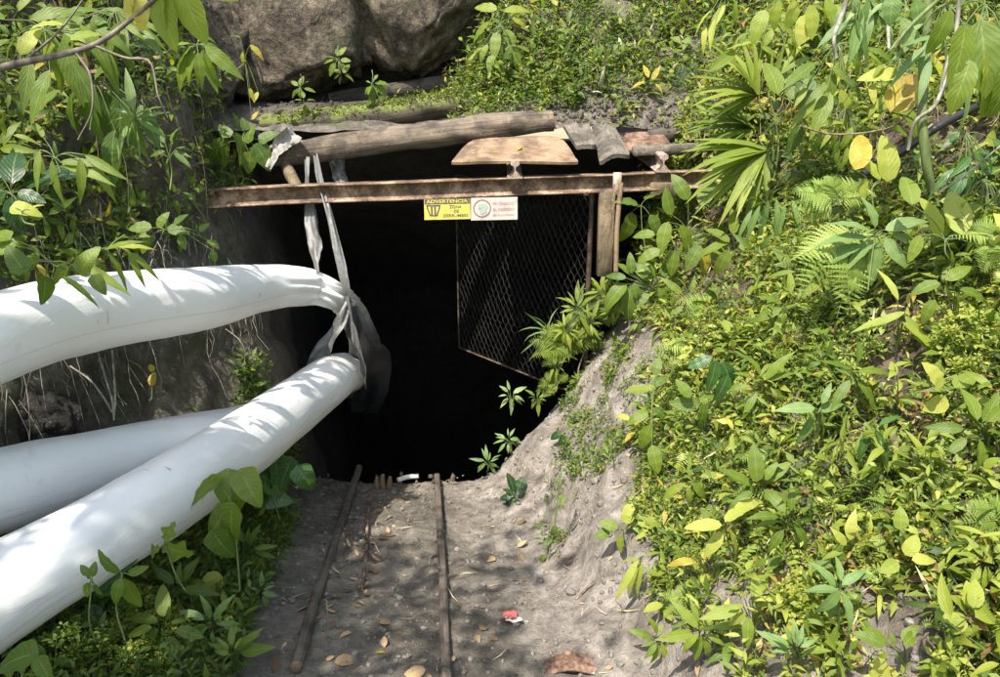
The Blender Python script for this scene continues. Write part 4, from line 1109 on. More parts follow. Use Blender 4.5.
def ribbon(name, pts, w, mat, label, face=None, n=60, seed=0, twist=0.6, cat='strap'):
    C_ = catmull(pts, n); T_ = unit(np.gradient(C_, axis=0)); face = F if face is None else face
    S0 = unit(np.cross(T_, face)); B0 = np.cross(T_, S0)
    f = np.linspace(0, 1, n); an = twist * np.sin(f * 7 + seed)
    S_ = S0 * np.cos(an)[:, None] + B0 * np.sin(an)[:, None]; B_ = np.cross(T_, S_)
    ww = np.interp(f, np.linspace(0, 1, len(w)), w)
    m_ = 9; u = np.linspace(-1, 1, m_)
    fold = fbm(np.stack([u[None] * 2.2 + 0 * f[:, None], f[:, None] * 4 + 0 * u[None], 0 * u[None] + seed + 0 * f[:, None]], -1), 3, seed) * 0.5
    V_ = C_[:, None] + S_[:, None] * (u[None, :, None] * ww[:, None, None] / 2) + B_[:, None] * (fold * ww[:, None])[..., None]
    g = Geo(); i = np.arange(n - 1)[:, None] * m_; j = np.arange(m_ - 1)[None]
    a = np.zeros((n, m_, 3)); a[..., 0] = u; a[..., 1] = f[:, None]
    g.add(V_, np.stack([i + j, i + j + 1, i + m_ + j + 1, i + m_ + j], -1).reshape(-1, 4), None, a)
    V2 = V_ + B_[:, None] * 0.0015
    g.add(V2, np.stack([i + j, i + m_ + j, i + m_ + j + 1, i + j + 1], -1).reshape(-1, 4), None, a)
    return thing(name, C_[0], [('film', g, mat)], label, cat)
ribbon('plastic_strap', [at(306, 158, 5.12), at(308, 190, 5.02), at(312, 225, 4.98), at(316, 250, 4.9), at(318, 272, 4.82)], [.05, .05, .09, .09, .05], M['strap'], 'wide crumpled grey film strap hanging from the lintel at the left', seed=1)
ribbon('plastic_strap', [at(315, 152, 5.15), at(320, 180, 4.98), at(330, 215, 4.90), at(340, 260, 4.86), at(347, 290, 4.88), at(351, 310, 5.0)], [.04, .04, .05, .06, .05, .04], M['strap'], 'narrow pale strap pulled tight down to the pinched duct', seed=2)
ribbon('plastic_strap', [at(350, 300, 4.92), at(340, 322, 4.90), at(326, 345, 4.93), at(313, 366, 5.0)], [.04, .08, .12, .10], M['strap'], 'short pale film strap slanting from the pinch to the lowest duct', seed=4)
ribbon('plastic_strap', [at(346, 296, 4.90), at(352, 325, 4.95), at(358, 350, 5.0), at(363, 368, 5.05), at(366, 388, 5.15)], [.04, .04, .05, .04, .02], M['strap'], 'thin knotted strap trailing down past the duct ends', seed=7, twist=1.2)
ribbon('plastic_strap', [at(333, 150, 5.35), at(338, 166, 5.3), at(342, 184, 5.3)], [.10, .11, .09], M['strap'], 'short film scrap above the lintel beside the straps', seed=9, twist=.2)
M['shaded_tail_film'] = mat_plain('duct_tail_shade_film', (0.055, 0.055, 0.058), 0.5, 0.6, 0.4, 25)  # portal shade on the duct tail, put into the film colour
ribbon('shaded_duct_tail', [at(349, 302, 5.15), at(360, 335, 5.3), at(369, 362, 5.7), at(370, 388, 6.2), at(364, 412, 6.8)], [.06, .2, .3, .3, .22], M['shaded_tail_film'], 'loose film behind the duct ends, coloured dark for the shaded duct tail', seed=12, twist=.15, cat='duct tail stand-in')
ribbon('torn_sack', [at(296, 133, 5.05), at(284, 141, 5.02), at(276, 153, 5.0), at(268, 168, 5.0)], [.13, .11, .08, .04], M['rag'], 'torn whitish sack rag draped over the left end of the pale log', seed=3, twist=.5, cat='rag')

# ---------------------------------------------------------------- track
def on_ground(x, y):
    r = bvh.ray_cast(Vector((x, y, 0.6)), Vector((0, 0, -1)))
    return np.array([x, y, float(ramp_z(y)) if r[0] is None else r[0][2]])
def gpx(px_, py_): return hit(px_, py_)[0]
def rail_obj(px_pts, h, w, mat, label, name, rough, n=40, matend=None, lift=0.02):
    pts = [gpx(x, y) + UPV * lift for x, y in px_pts]
    C_ = catmull(pts, n); C_[:, 2] = np.interp(np.arange(n), np.arange(n), C_[:, 2])
    g = Geo(); tube(g, C_, w, 10, 0, True, rough, 5, freq=7)
    return thing(name, C_[0], [('rail', g, mat)], label, 'rail', 'rails of the mine track')
def strip_rail(pa, pb, name, label, mat, hw, hh, seg=40, lift=0.0, prof=None, wob=.008):
    a_, b_ = gpx(*pa), gpx(*pb); prof = prof or [(-hw, -0.05), (hw, -0.05), (hw, hh - .008), (hw - .006, hh), (-hw + .006, hh), (-hw, hh - .008)]
    g = Geo(); d = b_ - a_; extrude_profile(g, prof, a_ - d * 0.55 + UPV * lift, b_ + d * .01 + UPV * lift, UPV, seg, wob, 3)
    return thing(name, a_, [('rail', g, mat)], label, 'rail', 'rails of the mine track')
M['railwood'] = mat_wood('dirty_rail', (0.07, 0.056, 0.045), (0.25, 0.2, 0.155))
g = Geo()
pts = [gpx(297, 672) + UPV * .03, gpx(314, 612) + UPV * .03, gpx(331, 560) + UPV * .028, gpx(344, 520) + UPV * .045, gpx(355, 490) + UPV * .06, gpx(355, 490) * np.array([1,0,0]) + np.array([-.01, 5.0, -1.08])]
tube(g, catmull(pts, 60), np.linspace(.026, .028, 60), 12, 0, True, .3, 5, freq=12)
ge = Geo(); dd = unit(pts[0] - pts[1]); tube(ge, [pts[0], pts[0] + dd * .012], [.024, .02], 12, 0, True, .2, 5)
thing('track_rail', pts[0], [('rail', g, M['railwood']), ('cut_end', ge, M['cutwood'])], 'left rail of the track, a rough wooden pole caked in mud', 'rail', 'rails of the mine track')
strip_rail((448, 690), (437, 481), 'track_rail', 'right rail of the track, a narrow straight rusty strip', M['railwood'], .021, .045)
g = Geo(); tube(g, catmull([gpx(362, 592) + UPV * .012, gpx(366, 560) + UPV * .02, gpx(368, 520) + UPV * .018, gpx(371, 490) + UPV * .02], 30), .010, 6, 0, True, .2, 6, freq=12)
thing('steel_rod', gpx(362, 592), [('rod', g, M['rust'])], 'thin half-buried rusty rod between the two track rails', 'rod')

# wooden stakes and white pipe stub at the lip
for k_, (x, h_, lb) in enumerate([(377, .10, 'leftmost splintered wooden stub at the lip of the shaft'), (383, .12, 'tall middle splintered wooden stub at the lip of the shaft'), (390, .10, 'right splintered wooden stub beside the white pipe')]):
    p = gpx(x, 489); g = Geo()
    tube(g, [p - UPV * .05, p + UPV * h_ * .7, p + UPV * h_ + np.array([.006, 0, 0])], [.02, .019, .012], 6, 0, True, .3, k_)
    thing('wooden_stub', p, [('stub', g, M['cutwood'])], lb, 'wood piece', 'splintered stubs at the end of the track')
g = Geo(); p = gpx(398, 486) + UPV * .05; tube(g, catmull([p, gpx(408, 484) + UPV * .06, gpx(419, 483) + UPV * .06], 8), .018, 10, 0, True)
thing('pipe_stub', p, [('pipe', g, M['pvc'])], 'short white pipe lying at the lip of the shaft', 'pipe')

# wrapper, rusty scrap, bigger stones, notable dry leaves
p, nrm_, Z_ = hit(511, 619)
g = Geo(); gw = Geo()
for gg, o_, w_, h_, sd in ((g, (-.006, .004), .055, .045, 1), (gw, (.012, -.026), .065, .030, 2)):
    m_ = 8; uu, vv = np.meshgrid(np.linspace(-.5, .5, m_), np.linspace(-.5, .5, m_))
    zz_ = .018 + .016 * fbm(np.stack([uu * 4, vv * 4, 0 * uu + sd], -1), 3, sd)
    gg.add(np.stack([p[0] + o_[0] + uu * w_ * 1.2, p[1] + o_[1] + vv * h_ * 1.6, p[2] + zz_ - .235 * (vv * h_ * 1.6) + .004], -1), np.stack([(lambda i, j: i * m_ + j)(*np.meshgrid(np.arange(m_ - 1), np.arange(m_ - 1), indexing='ij')) + k for k in (0, 1, m_ + 1, m_)], -1).reshape(-1, 4))
thing('candy_wrapper', p, [('red_foil', g, M['redfoil']), ('white_foil', gw, M['whitefoil'])], 'crumpled red and white wrapper on the dirt right of the track', 'wrapper')
p, nrm_, Z_ = hit(563, 668)
g = Geo(); m_ = 16; uu, vv = np.meshgrid(np.linspace(-1, 1, m_), np.linspace(-1, 1, m_))
rr_ = np.sqrt(uu ** 2 + vv ** 2)
xx = uu * .11 * (1 - .2 * vv); yy_ = vv * .055
zz_ = .028 + .02 * np.cos(uu * 2.2) + .01 * fbm(np.stack([uu * 3, vv * 3, 0 * uu], -1), 3, 5) + .1 * xx
g.add(np.stack([p[0] + xx + .02, p[1] + yy_ - .01, p[2] + zz_], -1), np.stack([(lambda i, j: i * m_ + j)(*np.meshgrid(np.arange(m_ - 1), np.arange(m_ - 1), indexing='ij')) + k for k in (0, 1, m_ + 1, m_)], -1).reshape(-1, 4))
g.add(np.stack([p[0] + xx + .02, p[1] + yy_ - .01, p[2] + zz_ - .004], -1), np.stack([(lambda i, j: i * m_ + j)(*np.meshgrid(np.arange(m_ - 1), np.arange(m_ - 1), indexing='ij')) + k for k in (0, m_, m_ + 1, 1)], -1).reshape(-1, 4))
thing('scrap_metal', p, [('curl', g, M['rust_dull'])], 'curled piece of brown rusty scrap at the bottom edge of the path', 'scrap')

def ground_leaf(x, y, ln, ang, tint, label, tp=T_oval_hi, w=.5, mat='leaf_dry'):
    p, n_, Z_ = hit(x, y); a_ = math.radians(ang); d = unit(R * math.cos(a_) + np.cross(n_, R) * math.sin(a_) * 1.0)
    g = Geo(); leaves(g, tp, [p + n_ * .012], [d], [n_ + np.array([.1, -.2, 0])], ln * Z_ / FOC, w, .9, tint)
    thing('dry_leaf', p, [('blade', g, M[mat])], label, 'leaf')
for a_ in [(598, 665, 0, 0, 0, None)]: pass
ground_leaf(425, 672, 30, 200, .75, 'large pale tan dry leaf between the rails at the bottom edge')
ground_leaf(335, 664, 26, 20, .6, 'brown dry leaf beside the mud-caked left rail at the bottom')
ground_leaf(480, 632, 20, 60, .45, 'reddish brown dry leaf just left of the wrapper')
ground_leaf(385, 655, 17, 160, .93, 'thin yellow leaf lying between the rails', T_lance_hi, .2, 'leaf')
ground_leaf(496, 562, 22, 150, .7, 'pale brown dry leaf right of the straight rail, halfway up the path')
ground_leaf(374, 575, 20, 100, .45, 'reddish dry leaf lying against the thin rusty rod')
ground_leaf(378, 540, 18, 40, .4, 'brown dry leaf near the shaft lip between the rails')
ground_leaf(455, 663, 14, 120, .85, 'small whitish dry leaf against the straight rail at the bottom')
ground_leaf(382, 512, 14, 190, .5, 'small brown dry leaf below the splintered stubs')
ground_leaf(866, 668, 34, 100, .75, 'pinkish tan dry leaf standing in the weeds at the bottom right')
ground_leaf(810, 655, 30, 95, .8, 'narrow orange-tan dead leaf upright in the lower weeds', T_lance_hi, .25)
ground_leaf(398, 145, 14, 0, .93, '', ) if False else None
for x, y, ln, an, lb in ((492, 157, 12, 20, 'yellow fallen leaf on the left of the warped slab'), (522, 152, 13, 120, 'yellow fallen leaf on the middle of the warped slab')):
    p = at(x, y, 4.88 + (165 - y) / 25 * .4) + UPV * .028; g = Geo()
    a_ = math.radians(an)
    leaves(g, T_lance_hi, [p], [[math.cos(a_), math.sin(a_), .1]], [[0, -.3, 1]], ln * 5 / FOC, .4, .8, .9)
    leaves(g, T_lance_hi, [p], [[math.cos(a_ + 2), math.sin(a_ + 2), .1]], [[0, -.3, 1]], ln * 4 / FOC, .4, .8, .88)
    thing('fallen_leaf', p, [('blade', g, M['leaf'])], lb, 'leaf')
# white broken branch on the hillside
p, n_, Z_ = hit(600, 92); g = Geo(); tube(g, catmull([p, at(602, 80, Z_ - .1), at(605, 66, Z_ - .15)], 8), [.02, .02, .02, .018, .018, .016, .012, .006], 6, 0, True, .3, 2)
thing('broken_stick', p, [('stick', g, M['root'])], 'bleached broken stick standing in the herbs above the roof', 'stick')

# ================================================================= individual plants
def pleaf(g, x, y, ang, ln, Z, tint, tp, w=.42, curl=.7, depth=None, faceup=.55):
    a_ = math.radians(ang)
    dz = rng.uniform(-.35, .25) if depth is None else depth
    d = unit(R * math.cos(a_) + U * math.sin(a_) + F * dz)
    n_ = unit(-F * (1 - faceup) + UPV * faceup + rng.normal(0, .22, 3))
    p = at(x, y, Z)
    leaves(g, tp, [p], [d], [n_], ln * Z / FOC * 1.0, w, curl, tint)
    return p

TP = {'oval': T_oval_hi, 'lance': T_lance_hi, 'heart': T_heart, 'blade': T_blade, 'lobe': T_lobe}
def plant(name, label, cat, root, lv, dz=.12, tp='oval', w=.42, mat='leaf', curl=.7, tint=.5, stemr=.0026, group=None, Z=None, faceup=.55, stemmat='stem', tj=.06, hub=None):
    """a plant whose leaves stand where the photo shows them; lv: (x, y, angle, length px[, tint])"""
    p0, n0, Z0 = hit(*root)
    if Z is not None:
        p0 = at(root[0], root[1], Z); Z0 = Z
    g = Geo(); gs = Geo(); bases = []
    for q in lv:
        x, y, an, ln = q[:4]; t_ = q[4] if len(q) > 4 else tint + rng.normal(0, tj)
        zl = Z0 - (dz if Z is None else 0) + rng.uniform(-.05, .05)
        bases.append(pleaf(g, x, y, an, ln, zl, t_, TP[tp], w * rng.uniform(.9, 1.1), curl + rng.normal(0, .2), faceup=faceup))
    hb = at(hub[0], hub[1], Z0 - (dz if Z is None else 0)) if hub else None
    if hb is not None:
        tube(gs, catmull([p0, (p0 + hb) / 2 + rng.normal(0, .012, 3), hb], 9), np.linspace(stemr * 1.5, stemr, 9), 6)
    for b in bases:
        s_ = hb if hb is not None else p0
        m1 = s_ * .6 + b * .4 + UPV * .12 * np.linalg.norm(b - s_)
        tube(gs, catmull([s_, m1, b], 7), np.linspace(stemr, stemr * .6, 7), 5)
    return thing(name, p0, [('stem', gs, M[stemmat]), ('foliage', g, M[mat])], label, cat, group)

def radial(x, y, n, ln, a0=0, span=360, jl=.2, r0=3, tint=None):
    out = []
    for k in range(n):
        a_ = a0 + span * (k + .5) / n + rng.normal(0, span / n * .42)
        L_ = ln * max(.4, 1 + rng.normal(0, jl * 1.4)); A_ = math.radians(a_); r0 = ln * .12 + rng.uniform(0, ln * .34)
        q = (x + r0 * math.cos(A_), y - r0 * math.sin(A_), a_, L_)
        out.append(q if tint is None else q + (tint + rng.normal(0, .05),))
    return out

def fern(label, root, n, ln, spread=(20, 160), dz=.1, tint=.6, mat='fern', droop=1.5, Z=None, tips=None, pw=.29, np_=16, faceup=.4):
    p0, n0, Z0 = hit(*root)
    if Z is not None: p0 = at(*root, Z); Z0 = Z
    g = Geo(); gs = Geo()
    for k in range(n):
        an = tips[k][0] if tips else spread[0] + (spread[1] - spread[0]) * (k + .5) / n + rng.normal(0, 5)
        L_ = (tips[k][1] if tips else ln * rng.uniform(.75, 1.15)) * Z0 / FOC
        a_ = math.radians(an)
        d = unit(R * math.cos(a_) + U * math.sin(a_) - F * rng.uniform(.15, .5))
        m_ = 26; t = np.linspace(0, 1, m_)[:, None]
        sw = rng.normal(0, .18) * L_; sdv = unit(np.cross(d, UPV))
        pts = p0 + d * t * L_ + sdv * sw * t ** 2 + np.array([0, 0, -1]) * (t ** 2) * L_ * .25 * droop * abs(d[2] + .35)
        tube(gs, pts, np.linspace(.0032, .001, m_), 4, .4, False)
        C_ = catmull(pts, np_ + 3)[2:]; T_ = unit(np.gradient(C_, axis=0))
        n0_ = unit(-F * (1 - faceup) + UPV * faceup + rng.normal(0, .34, 3)); tw_ = np.linspace(0, 1, len(T_))[:, None]; nn_ = unit(n0_ + tw_ * rng.normal(0, .45, 3)); S_ = unit(np.cross(T_, nn_))
        f = np.linspace(.06, 1, len(C_)); pl = L_ * pw * np.sin(PI * np.clip(f, 0, 1) ** .62) ** .8 + L_ * .015
        tt = tint - .14 + rng.normal(0, .08)
        for sd in (-1, 1):
            leaves(g, T_serr, C_, S_ * sd + T_ * .38, nn_ + rng.normal(0, .2, C_.shape), pl * rng.uniform(.8, 1.1, len(pl)), .25, .5 + rng.normal(0, .1, len(C_)), np.clip(tt + rng.normal(0, .03, len(C_)), 0, 1))
    return thing('fern', p0, [('stem', gs, M['stem']), ('fronds', g, M[mat])], label, 'fern')

exec_plants = True
# ---- ferns
fern('large yellow-green fern arching over the middle of the right bank', (855, 228), 6, 95, tips=[(205, 85), (222, 100), (240, 95), (258, 85), (285, 75), (320, 60)], dz=.15, tint=.72, Z=3.05)
fern('lime fern standing above the large arching fern', (835, 205), 7, 80, tips=[(60, 50), (95, 55), (125, 60), (150, 62), (172, 55), (200, 45), (30, 45)], tint=.7, Z=3.35)
fern('small pale fern on the edge of the bare slope', (700, 350), 5, 50, tips=[(200, 48), (180, 52), (160, 50), (135, 42), (230, 35)], tint=.82)
fern('short lime fern in the middle of the bank weeds', (832, 345), 5, 45, tips=[(200, 40), (225, 42), (250, 38), (285, 35), (330, 30)], tint=.75)
fern('yellow-green fern at the right edge of the bank, upper one', (1005, 240), 5, 60, tips=[(165, 60), (190, 62), (215, 55), (140, 45), (240, 45)], tint=.8, Z=2.6)
fern('dark-rooted fern at the right edge above the pale dirt', (1012, 520), 5, 60, tips=[(120, 50), (150, 62), (175, 60), (200, 55), (235, 45)], tint=.55)
fern('bright lime fern at the corner between post and bare slope', (565, 352), 8, 55, tips=[(60, 45), (80, 55), (100, 55), (120, 50), (145, 45), (170, 40), (35, 40), (200, 32)], tint=.5, mat='leaf_sun')
fern('smaller bright fern hanging over the slope edge beside the gate', (595, 320), 7, 45, tips=[(50, 40), (80, 42), (110, 45), (140, 42), (175, 40), (210, 35), (20, 35)], tint=.4, mat='leaf_sun')
fern('fern with feathery fronds in the shaded hollow of the right bank', (925, 385), 5, 50, tips=[(250, 40), (280, 45), (310, 45), (340, 40), (215, 38)], tint=.45)
def lacy(label, cx, cy, rx, ry, tint, n=260, seed=0):
    pts = []; nr = []
    for _ in range(n):
        a_ = rng.uniform(0, 2 * PI); r_ = math.sqrt(rng.random())
        p, q, Z_ = hit(cx + rx * r_ * math.cos(a_), cy + ry * r_ * math.sin(a_) * (1 if cy + ry < 690 else .9))
        pts.append(p + q * rng.uniform(.02, .16) * (1 - .6 * r_)); nr.append(q)
    g = Geo(); gs = Geo(); P_ = np.array(pts); N__ = np.array(nr)
    clumps(g, None, P_, N__, .6, 13, .022, .03, .0155, .2, .75, T_small, tint, .1, .4)
    b, _q, _z = hit(cx, min(cy + ry * .3, 676))
    for_stems(gs, np.tile(b, (len(P_), 1)) * .35 + P_ * .65 - N__ * .05, P_, .0016)
    thing('lacy_herb', b, [('stem', gs, M['stem']), ('foliage', g, M['leaf_sun'])], label, 'herb')
lacy('bright lime lacy herb under the ducts at the bottom left', 140, 640, 42, 40, .7)
lacy('lacy green herb in the bottom left corner below the duct', 62, 655, 34, 22, .35, 170)
lacy('lacy lime herb low on the right bank beside the tall dead leaf', 810, 612, 22, 16, .75, 90)
lacy('lacy lime patch at the right edge of the bank', 975, 350, 30, 34, .65, 150)
fern('broad lime fern right of the bare slope under the low shrub', (720, 305), 6, 48, tips=[(190, 44), (165, 46), (215, 42), (240, 38), (330, 36), (20, 34)], tint=.7)
fern('lime fern leaning over the centre weeds above the four-leaf plant', (775, 455), 6, 46, tips=[(200, 42), (170, 44), (230, 40), (260, 36), (320, 40), (20, 38)], tint=.68)
fern('fern among the round yellow leaves at the right', (900, 500), 6, 48, tips=[(195, 44), (165, 42), (220, 44), (250, 40), (310, 40), (350, 38)], tint=.72)
fern('low bright fern filling the corner between the gate and the cut slope', (582, 345), 9, 42, tips=[(50, 34), (75, 40), (95, 42), (118, 42), (140, 40), (165, 38), (190, 34), (20, 30), (215, 26)], tint=.62, mat='leaf_sun', dz=.0)
fern('small bright fern at the foot of the timber post', (612, 300), 7, 34, tips=[(40, 28), (70, 32), (100, 34), (130, 34), (160, 32), (190, 28), (15, 26)], tint=.6, mat='leaf_sun', dz=.0)
fern('small fern lower on the slope edge beside the dark opening', (558, 385), 6, 28, tips=[(60, 22), (95, 26), (125, 28), (155, 26), (185, 24), (215, 20)], tint=.66, mat='leaf_sun', dz=.0)
fern('feathery fern spreading below the black hose', (965, 215), 6, 55, tips=[(195, 50), (215, 54), (240, 50), (265, 44), (170, 44), (290, 40)], tint=.78, Z=2.85)
fern('tiny fern at the bottom of the right bank beside a star plant', (775, 610), 6, 32, tips=[(30, 28), (70, 32), (110, 32), (150, 30), (190, 26), (350, 24)], tint=.8)
fern('yellowish fern low on the bank left of the tall star plant', (690, 600), 5, 36, tips=[(40, 32), (80, 36), (120, 32), (160, 32), (200, 28)], tint=.7)
fern('fern on the herb slope close to the fan palm', (690, 85), 6, 40, tips=[(40, 32), (80, 36), (120, 34), (160, 32), (200, 28), (10, 28)], tint=.3, mat='leaf')
fern('fern at the right edge above the hollow', (1000, 330), 6, 55, tips=[(150, 45), (180, 52), (205, 50), (230, 42), (120, 40), (255, 36)], tint=.6)
fern('lower fern near the right edge over brown litter', (960, 480), 5, 42, tips=[(150, 38), (180, 42), (210, 40), (240, 34), (110, 32)], tint=.75)

# ---- fan palm: three fans of folded segments on one plant
def palm():
    root = (765, 215); p0, n0, Z0 = hit(*root); Zp = Z0 - .2
    parts = []; gs = Geo()
    for (cx, cy, a0, a1, n, ln, zo, tn) in ((757, 95, 95, 215, 15, 68, 0, .52), (752, 128, 140, 215, 14, 72, .05, .35), (765, 150, 165, 262, 17, 84, -.05, .5), (768, 92, 35, 85, 6, 52, .03, .5)):
        c = at(cx, cy, Zp + zo); g = Geo()
        for k in range(n):
            an = a0 + (a1 - a0) * k / (n - 1) + rng.normal(0, 2.5); A_ = math.radians(an)
            d = unit(R * math.cos(A_) + U * math.sin(A_) + F * (-.35 + .25 * math.sin(k)))
            L_ = ln * (1 - .25 * abs(2 * k / (n - 1) - 1) ** 2 + rng.normal(0, .06)) * Zp / FOC
            leaves(g, TP['blade'], [c], [d], [unit(-F * .5 + UPV * .7 + rng.normal(0, .1, 3))], L_ * 1.08, .115, rng.uniform(.3, .9), tn + rng.normal(0, .07))
        tube(gs, catmull([p0, (p0 + c) / 2 + np.array([.05, -.05, .05]), c], 10), .006, 6)
        parts.append(('fan_leaf', g, M['leaf_sun']))
    thing('fan_palm', p0, [('stem', gs, M['stem'])] + parts, 'small fan palm with split leaves at the right end of the mine roof', 'palm')
palm()

# ---- right of the portal
plant('round_leaf_plant', 'plant with a big oval leaf in the dark gap behind the bamboo pole', 'plant', (648, 262), [(632, 212, 262, 34, .55), (638, 205, 160, 26, .4), (645, 200, 40, 26, .4), (650, 215, 300, 24, .4)], dz=.0, Z=5.0, w=.55, tint=.42, hub=(641, 206))
plant('shrub', 'leafy shrub growing over the bank right of the timber post', 'shrub', (690, 268), [(668, 222, 250, 34), (672, 215, 110, 30), (680, 225, 300, 36), (700, 205, 60, 34), (688, 200, 120, 32), (705, 235, 200, 34), (700, 245, 240, 30), (712, 225, 330, 34), (660, 250, 200, 26), (675, 250, 260, 28), (655, 235, 170, 24), (716, 245, 280, 28), (706, 252, 270, 26, .88)], Z=4.6, w=.5, tint=.5, hub=(688, 232))
plant('shrub', 'low shrub between the timber post and the bare slope top', 'shrub', (660, 318), radial(655, 285, 12, 24, 0, 360) + radial(632, 280, 8, 20, 20, 320), Z=4.75, w=.42, tint=.45, hub=(650, 292))
plant('arching_grass', 'thin arching grass blades sticking out in front of the gate', 'grass tuft', (552, 345), [(545, 330, 160, 32), (545, 328, 140, 30), (543, 332, 185, 34), (545, 334, 215, 34), (548, 336, 235, 40), (548, 330, 110, 26), (548, 328, 80, 26)], dz=.03, tp='blade', w=.07, tint=.4, curl=1.1, mat='leaf_pale')
plant('rosette_plant', 'pale little rosette plant at the edge of the dark shaft', 'plant', (512, 410), radial(511, 395, 9, 13, 0, 360, .15, 1), dz=.02, tp='lance', w=.36, tint=.75, mat='leaf_pale', curl=.5)
plant('weed_tuft', 'drooping weed tuft at the foot of the slope by the shaft lip', 'weed', (492, 470), radial(488, 462, 14, 11, 10, 340), dz=.02, tp='lance', w=.25, tint=.4, mat='leaf_pale')
plant('weed_tuft', 'pale weed tuft just above the one at the shaft lip', 'weed', (512, 445), radial(508, 440, 14, 10, 0, 360), dz=.02, tp='lance', w=.28, tint=.6, mat='leaf_pale')
plant('bush', 'dense bright green bush at the top corner of the bare slope', 'bush', (585, 335), radial(577, 308, 18, 18, 10, 330) + radial(602, 292, 18, 17, 0, 330) + radial(565, 330, 16, 13, 0, 360) + radial(622, 300, 12, 14, 0, 360) + radial(590, 322, 18, 14, 0, 360) + radial(612, 310, 14, 12, 0, 360), dz=.1, tp='lance', w=.24, tint=.5, mat='leaf_sun', tj=.12,  hub=(585, 312))
for lb, x, y, rr, nn in (('leafy weed hanging on the slope edge below the gate bush', 556, 366, 12, 12), ('small bright weed lower on the slope edge', 537, 398, 9, 10), ('weed between the two ferns at the slope edge', 605, 305, 13, 12), ('green sprig under the low shrub by the post', 640, 320, 12, 10)):
    plant('edge_weed', lb, 'weed', (x, y + 14), radial(x, y, nn, rr, 0, 360) + radial(x + 10, y - 12, nn - 3, rr * .8, 0, 360), dz=.05, tp='lance', w=.34, tint=.55, mat='leaf_sun' if nn > 10 else 'leaf')
P_, N__ = [], []
for _ in range(420):
    x = 380 + 200 * rng.random() ** .7; y = rng.uniform(84, 116) - (x - 480) * .08
    p, q, Z_ = hit(x, y); P_.append(p + q * .03); N__.append(q)
g = Geo(); gs2 = Geo(); clumps(g, gs2, np.array(P_), np.array(N__), .7, 6, .02, .07, .03, .3, .45, T_small, .5, .15)
tag(link('roof_herbs', g, M['leaf']), 'small herbs spilling over the mossy log and the mine roof', 'undergrowth', kind='stuff')
plant('dark_weed', 'small dark weed alone on the bare slope', 'weed', (562, 440), radial(567, 430, 7, 12, 200, 220), dz=.03, tint=.15, mat='leaf_dark', w=.5)
plant('dark_weed', 'low dark plant at the foot of the slope beside the track', 'weed', (515, 500), radial(515, 497, 9, 12, 0, 360), dz=.01, tint=.2, mat='leaf_dark', w=.6)
plant('creeper', 'thin creeper with a few leaves trailing down the bare slope', 'creeper', (548, 560), [(556, 525, 250, 14), (552, 540, 200, 12), (545, 555, 230, 12), (560, 505, 60, 12), (540, 530, 120, 10)], dz=.02, tint=.35, w=.5, hub=(562, 470))
plant('stalk_plant', 'single stalk with large opposite leaves at the edge of the slope', 'plant', (652, 470), [(650, 390, 170, 26, .7), (652, 385, 30, 20, .4), (648, 412, 200, 24, .62), (650, 425, 250, 30, .6), (654, 408, 330, 20, .3), (652, 445, 280, 30, .6), (655, 375, 80, 20, .5)], dz=.12, w=.5, mat='leaf', hub=(652, 410))

# ---- mid bank plants
plant('star_plant', 'blue-green star-shaped herb low in the bank weeds', 'herb', (840, 640), [(838, 588, 125, 38), (838, 590, 175, 34), (840, 590, 240, 44), (842, 592, 290, 44), (842, 585, 40, 32), (840, 580, 80, 28), (836, 600, 262, 28), (846, 578, 15, 30)], dz=.16, tp='lance', w=.32, tint=.55, mat='leaf_pale', hub=(840, 590))
plant('pointed_leaf_plant', 'lime plant with four pointed leaves in the bank centre', 'plant', (735, 575), [(722, 525, 178, 38, .78), (725, 522, 45, 34, .8), (728, 528, 300, 40, .76), (722, 532, 235, 32, .8), (735, 512, 30, 36, .82)], dz=.14, tp='oval', w=.42, mat='leaf_sun', hub=(725, 526))
plant('strap_leaf_plant', 'plant with long drooping lime fingers at the bank edge', 'plant', (640, 590), [(642, 560, 170, 26, .6), (640, 562, 245, 48, .72), (643, 562, 255, 44, .7), (638, 560, 235, 50, .74), (645, 556, 20, 24, .5)], dz=.1, tp='lance', w=.16, mat='leaf_sun', hub=(641, 558))
plant('heart_leaf_plant', 'low plant with two lime leaves on the edge of the bare slope', 'plant', (625, 545), [(618, 528, 160, 20, .4), (626, 524, 80, 24, .82), (632, 528, 20, 24, .6), (622, 535, 250, 18, .5), (610, 532, 190, 18, .3)], dz=.06, w=.65, mat='leaf_sun', hub=(623, 530))
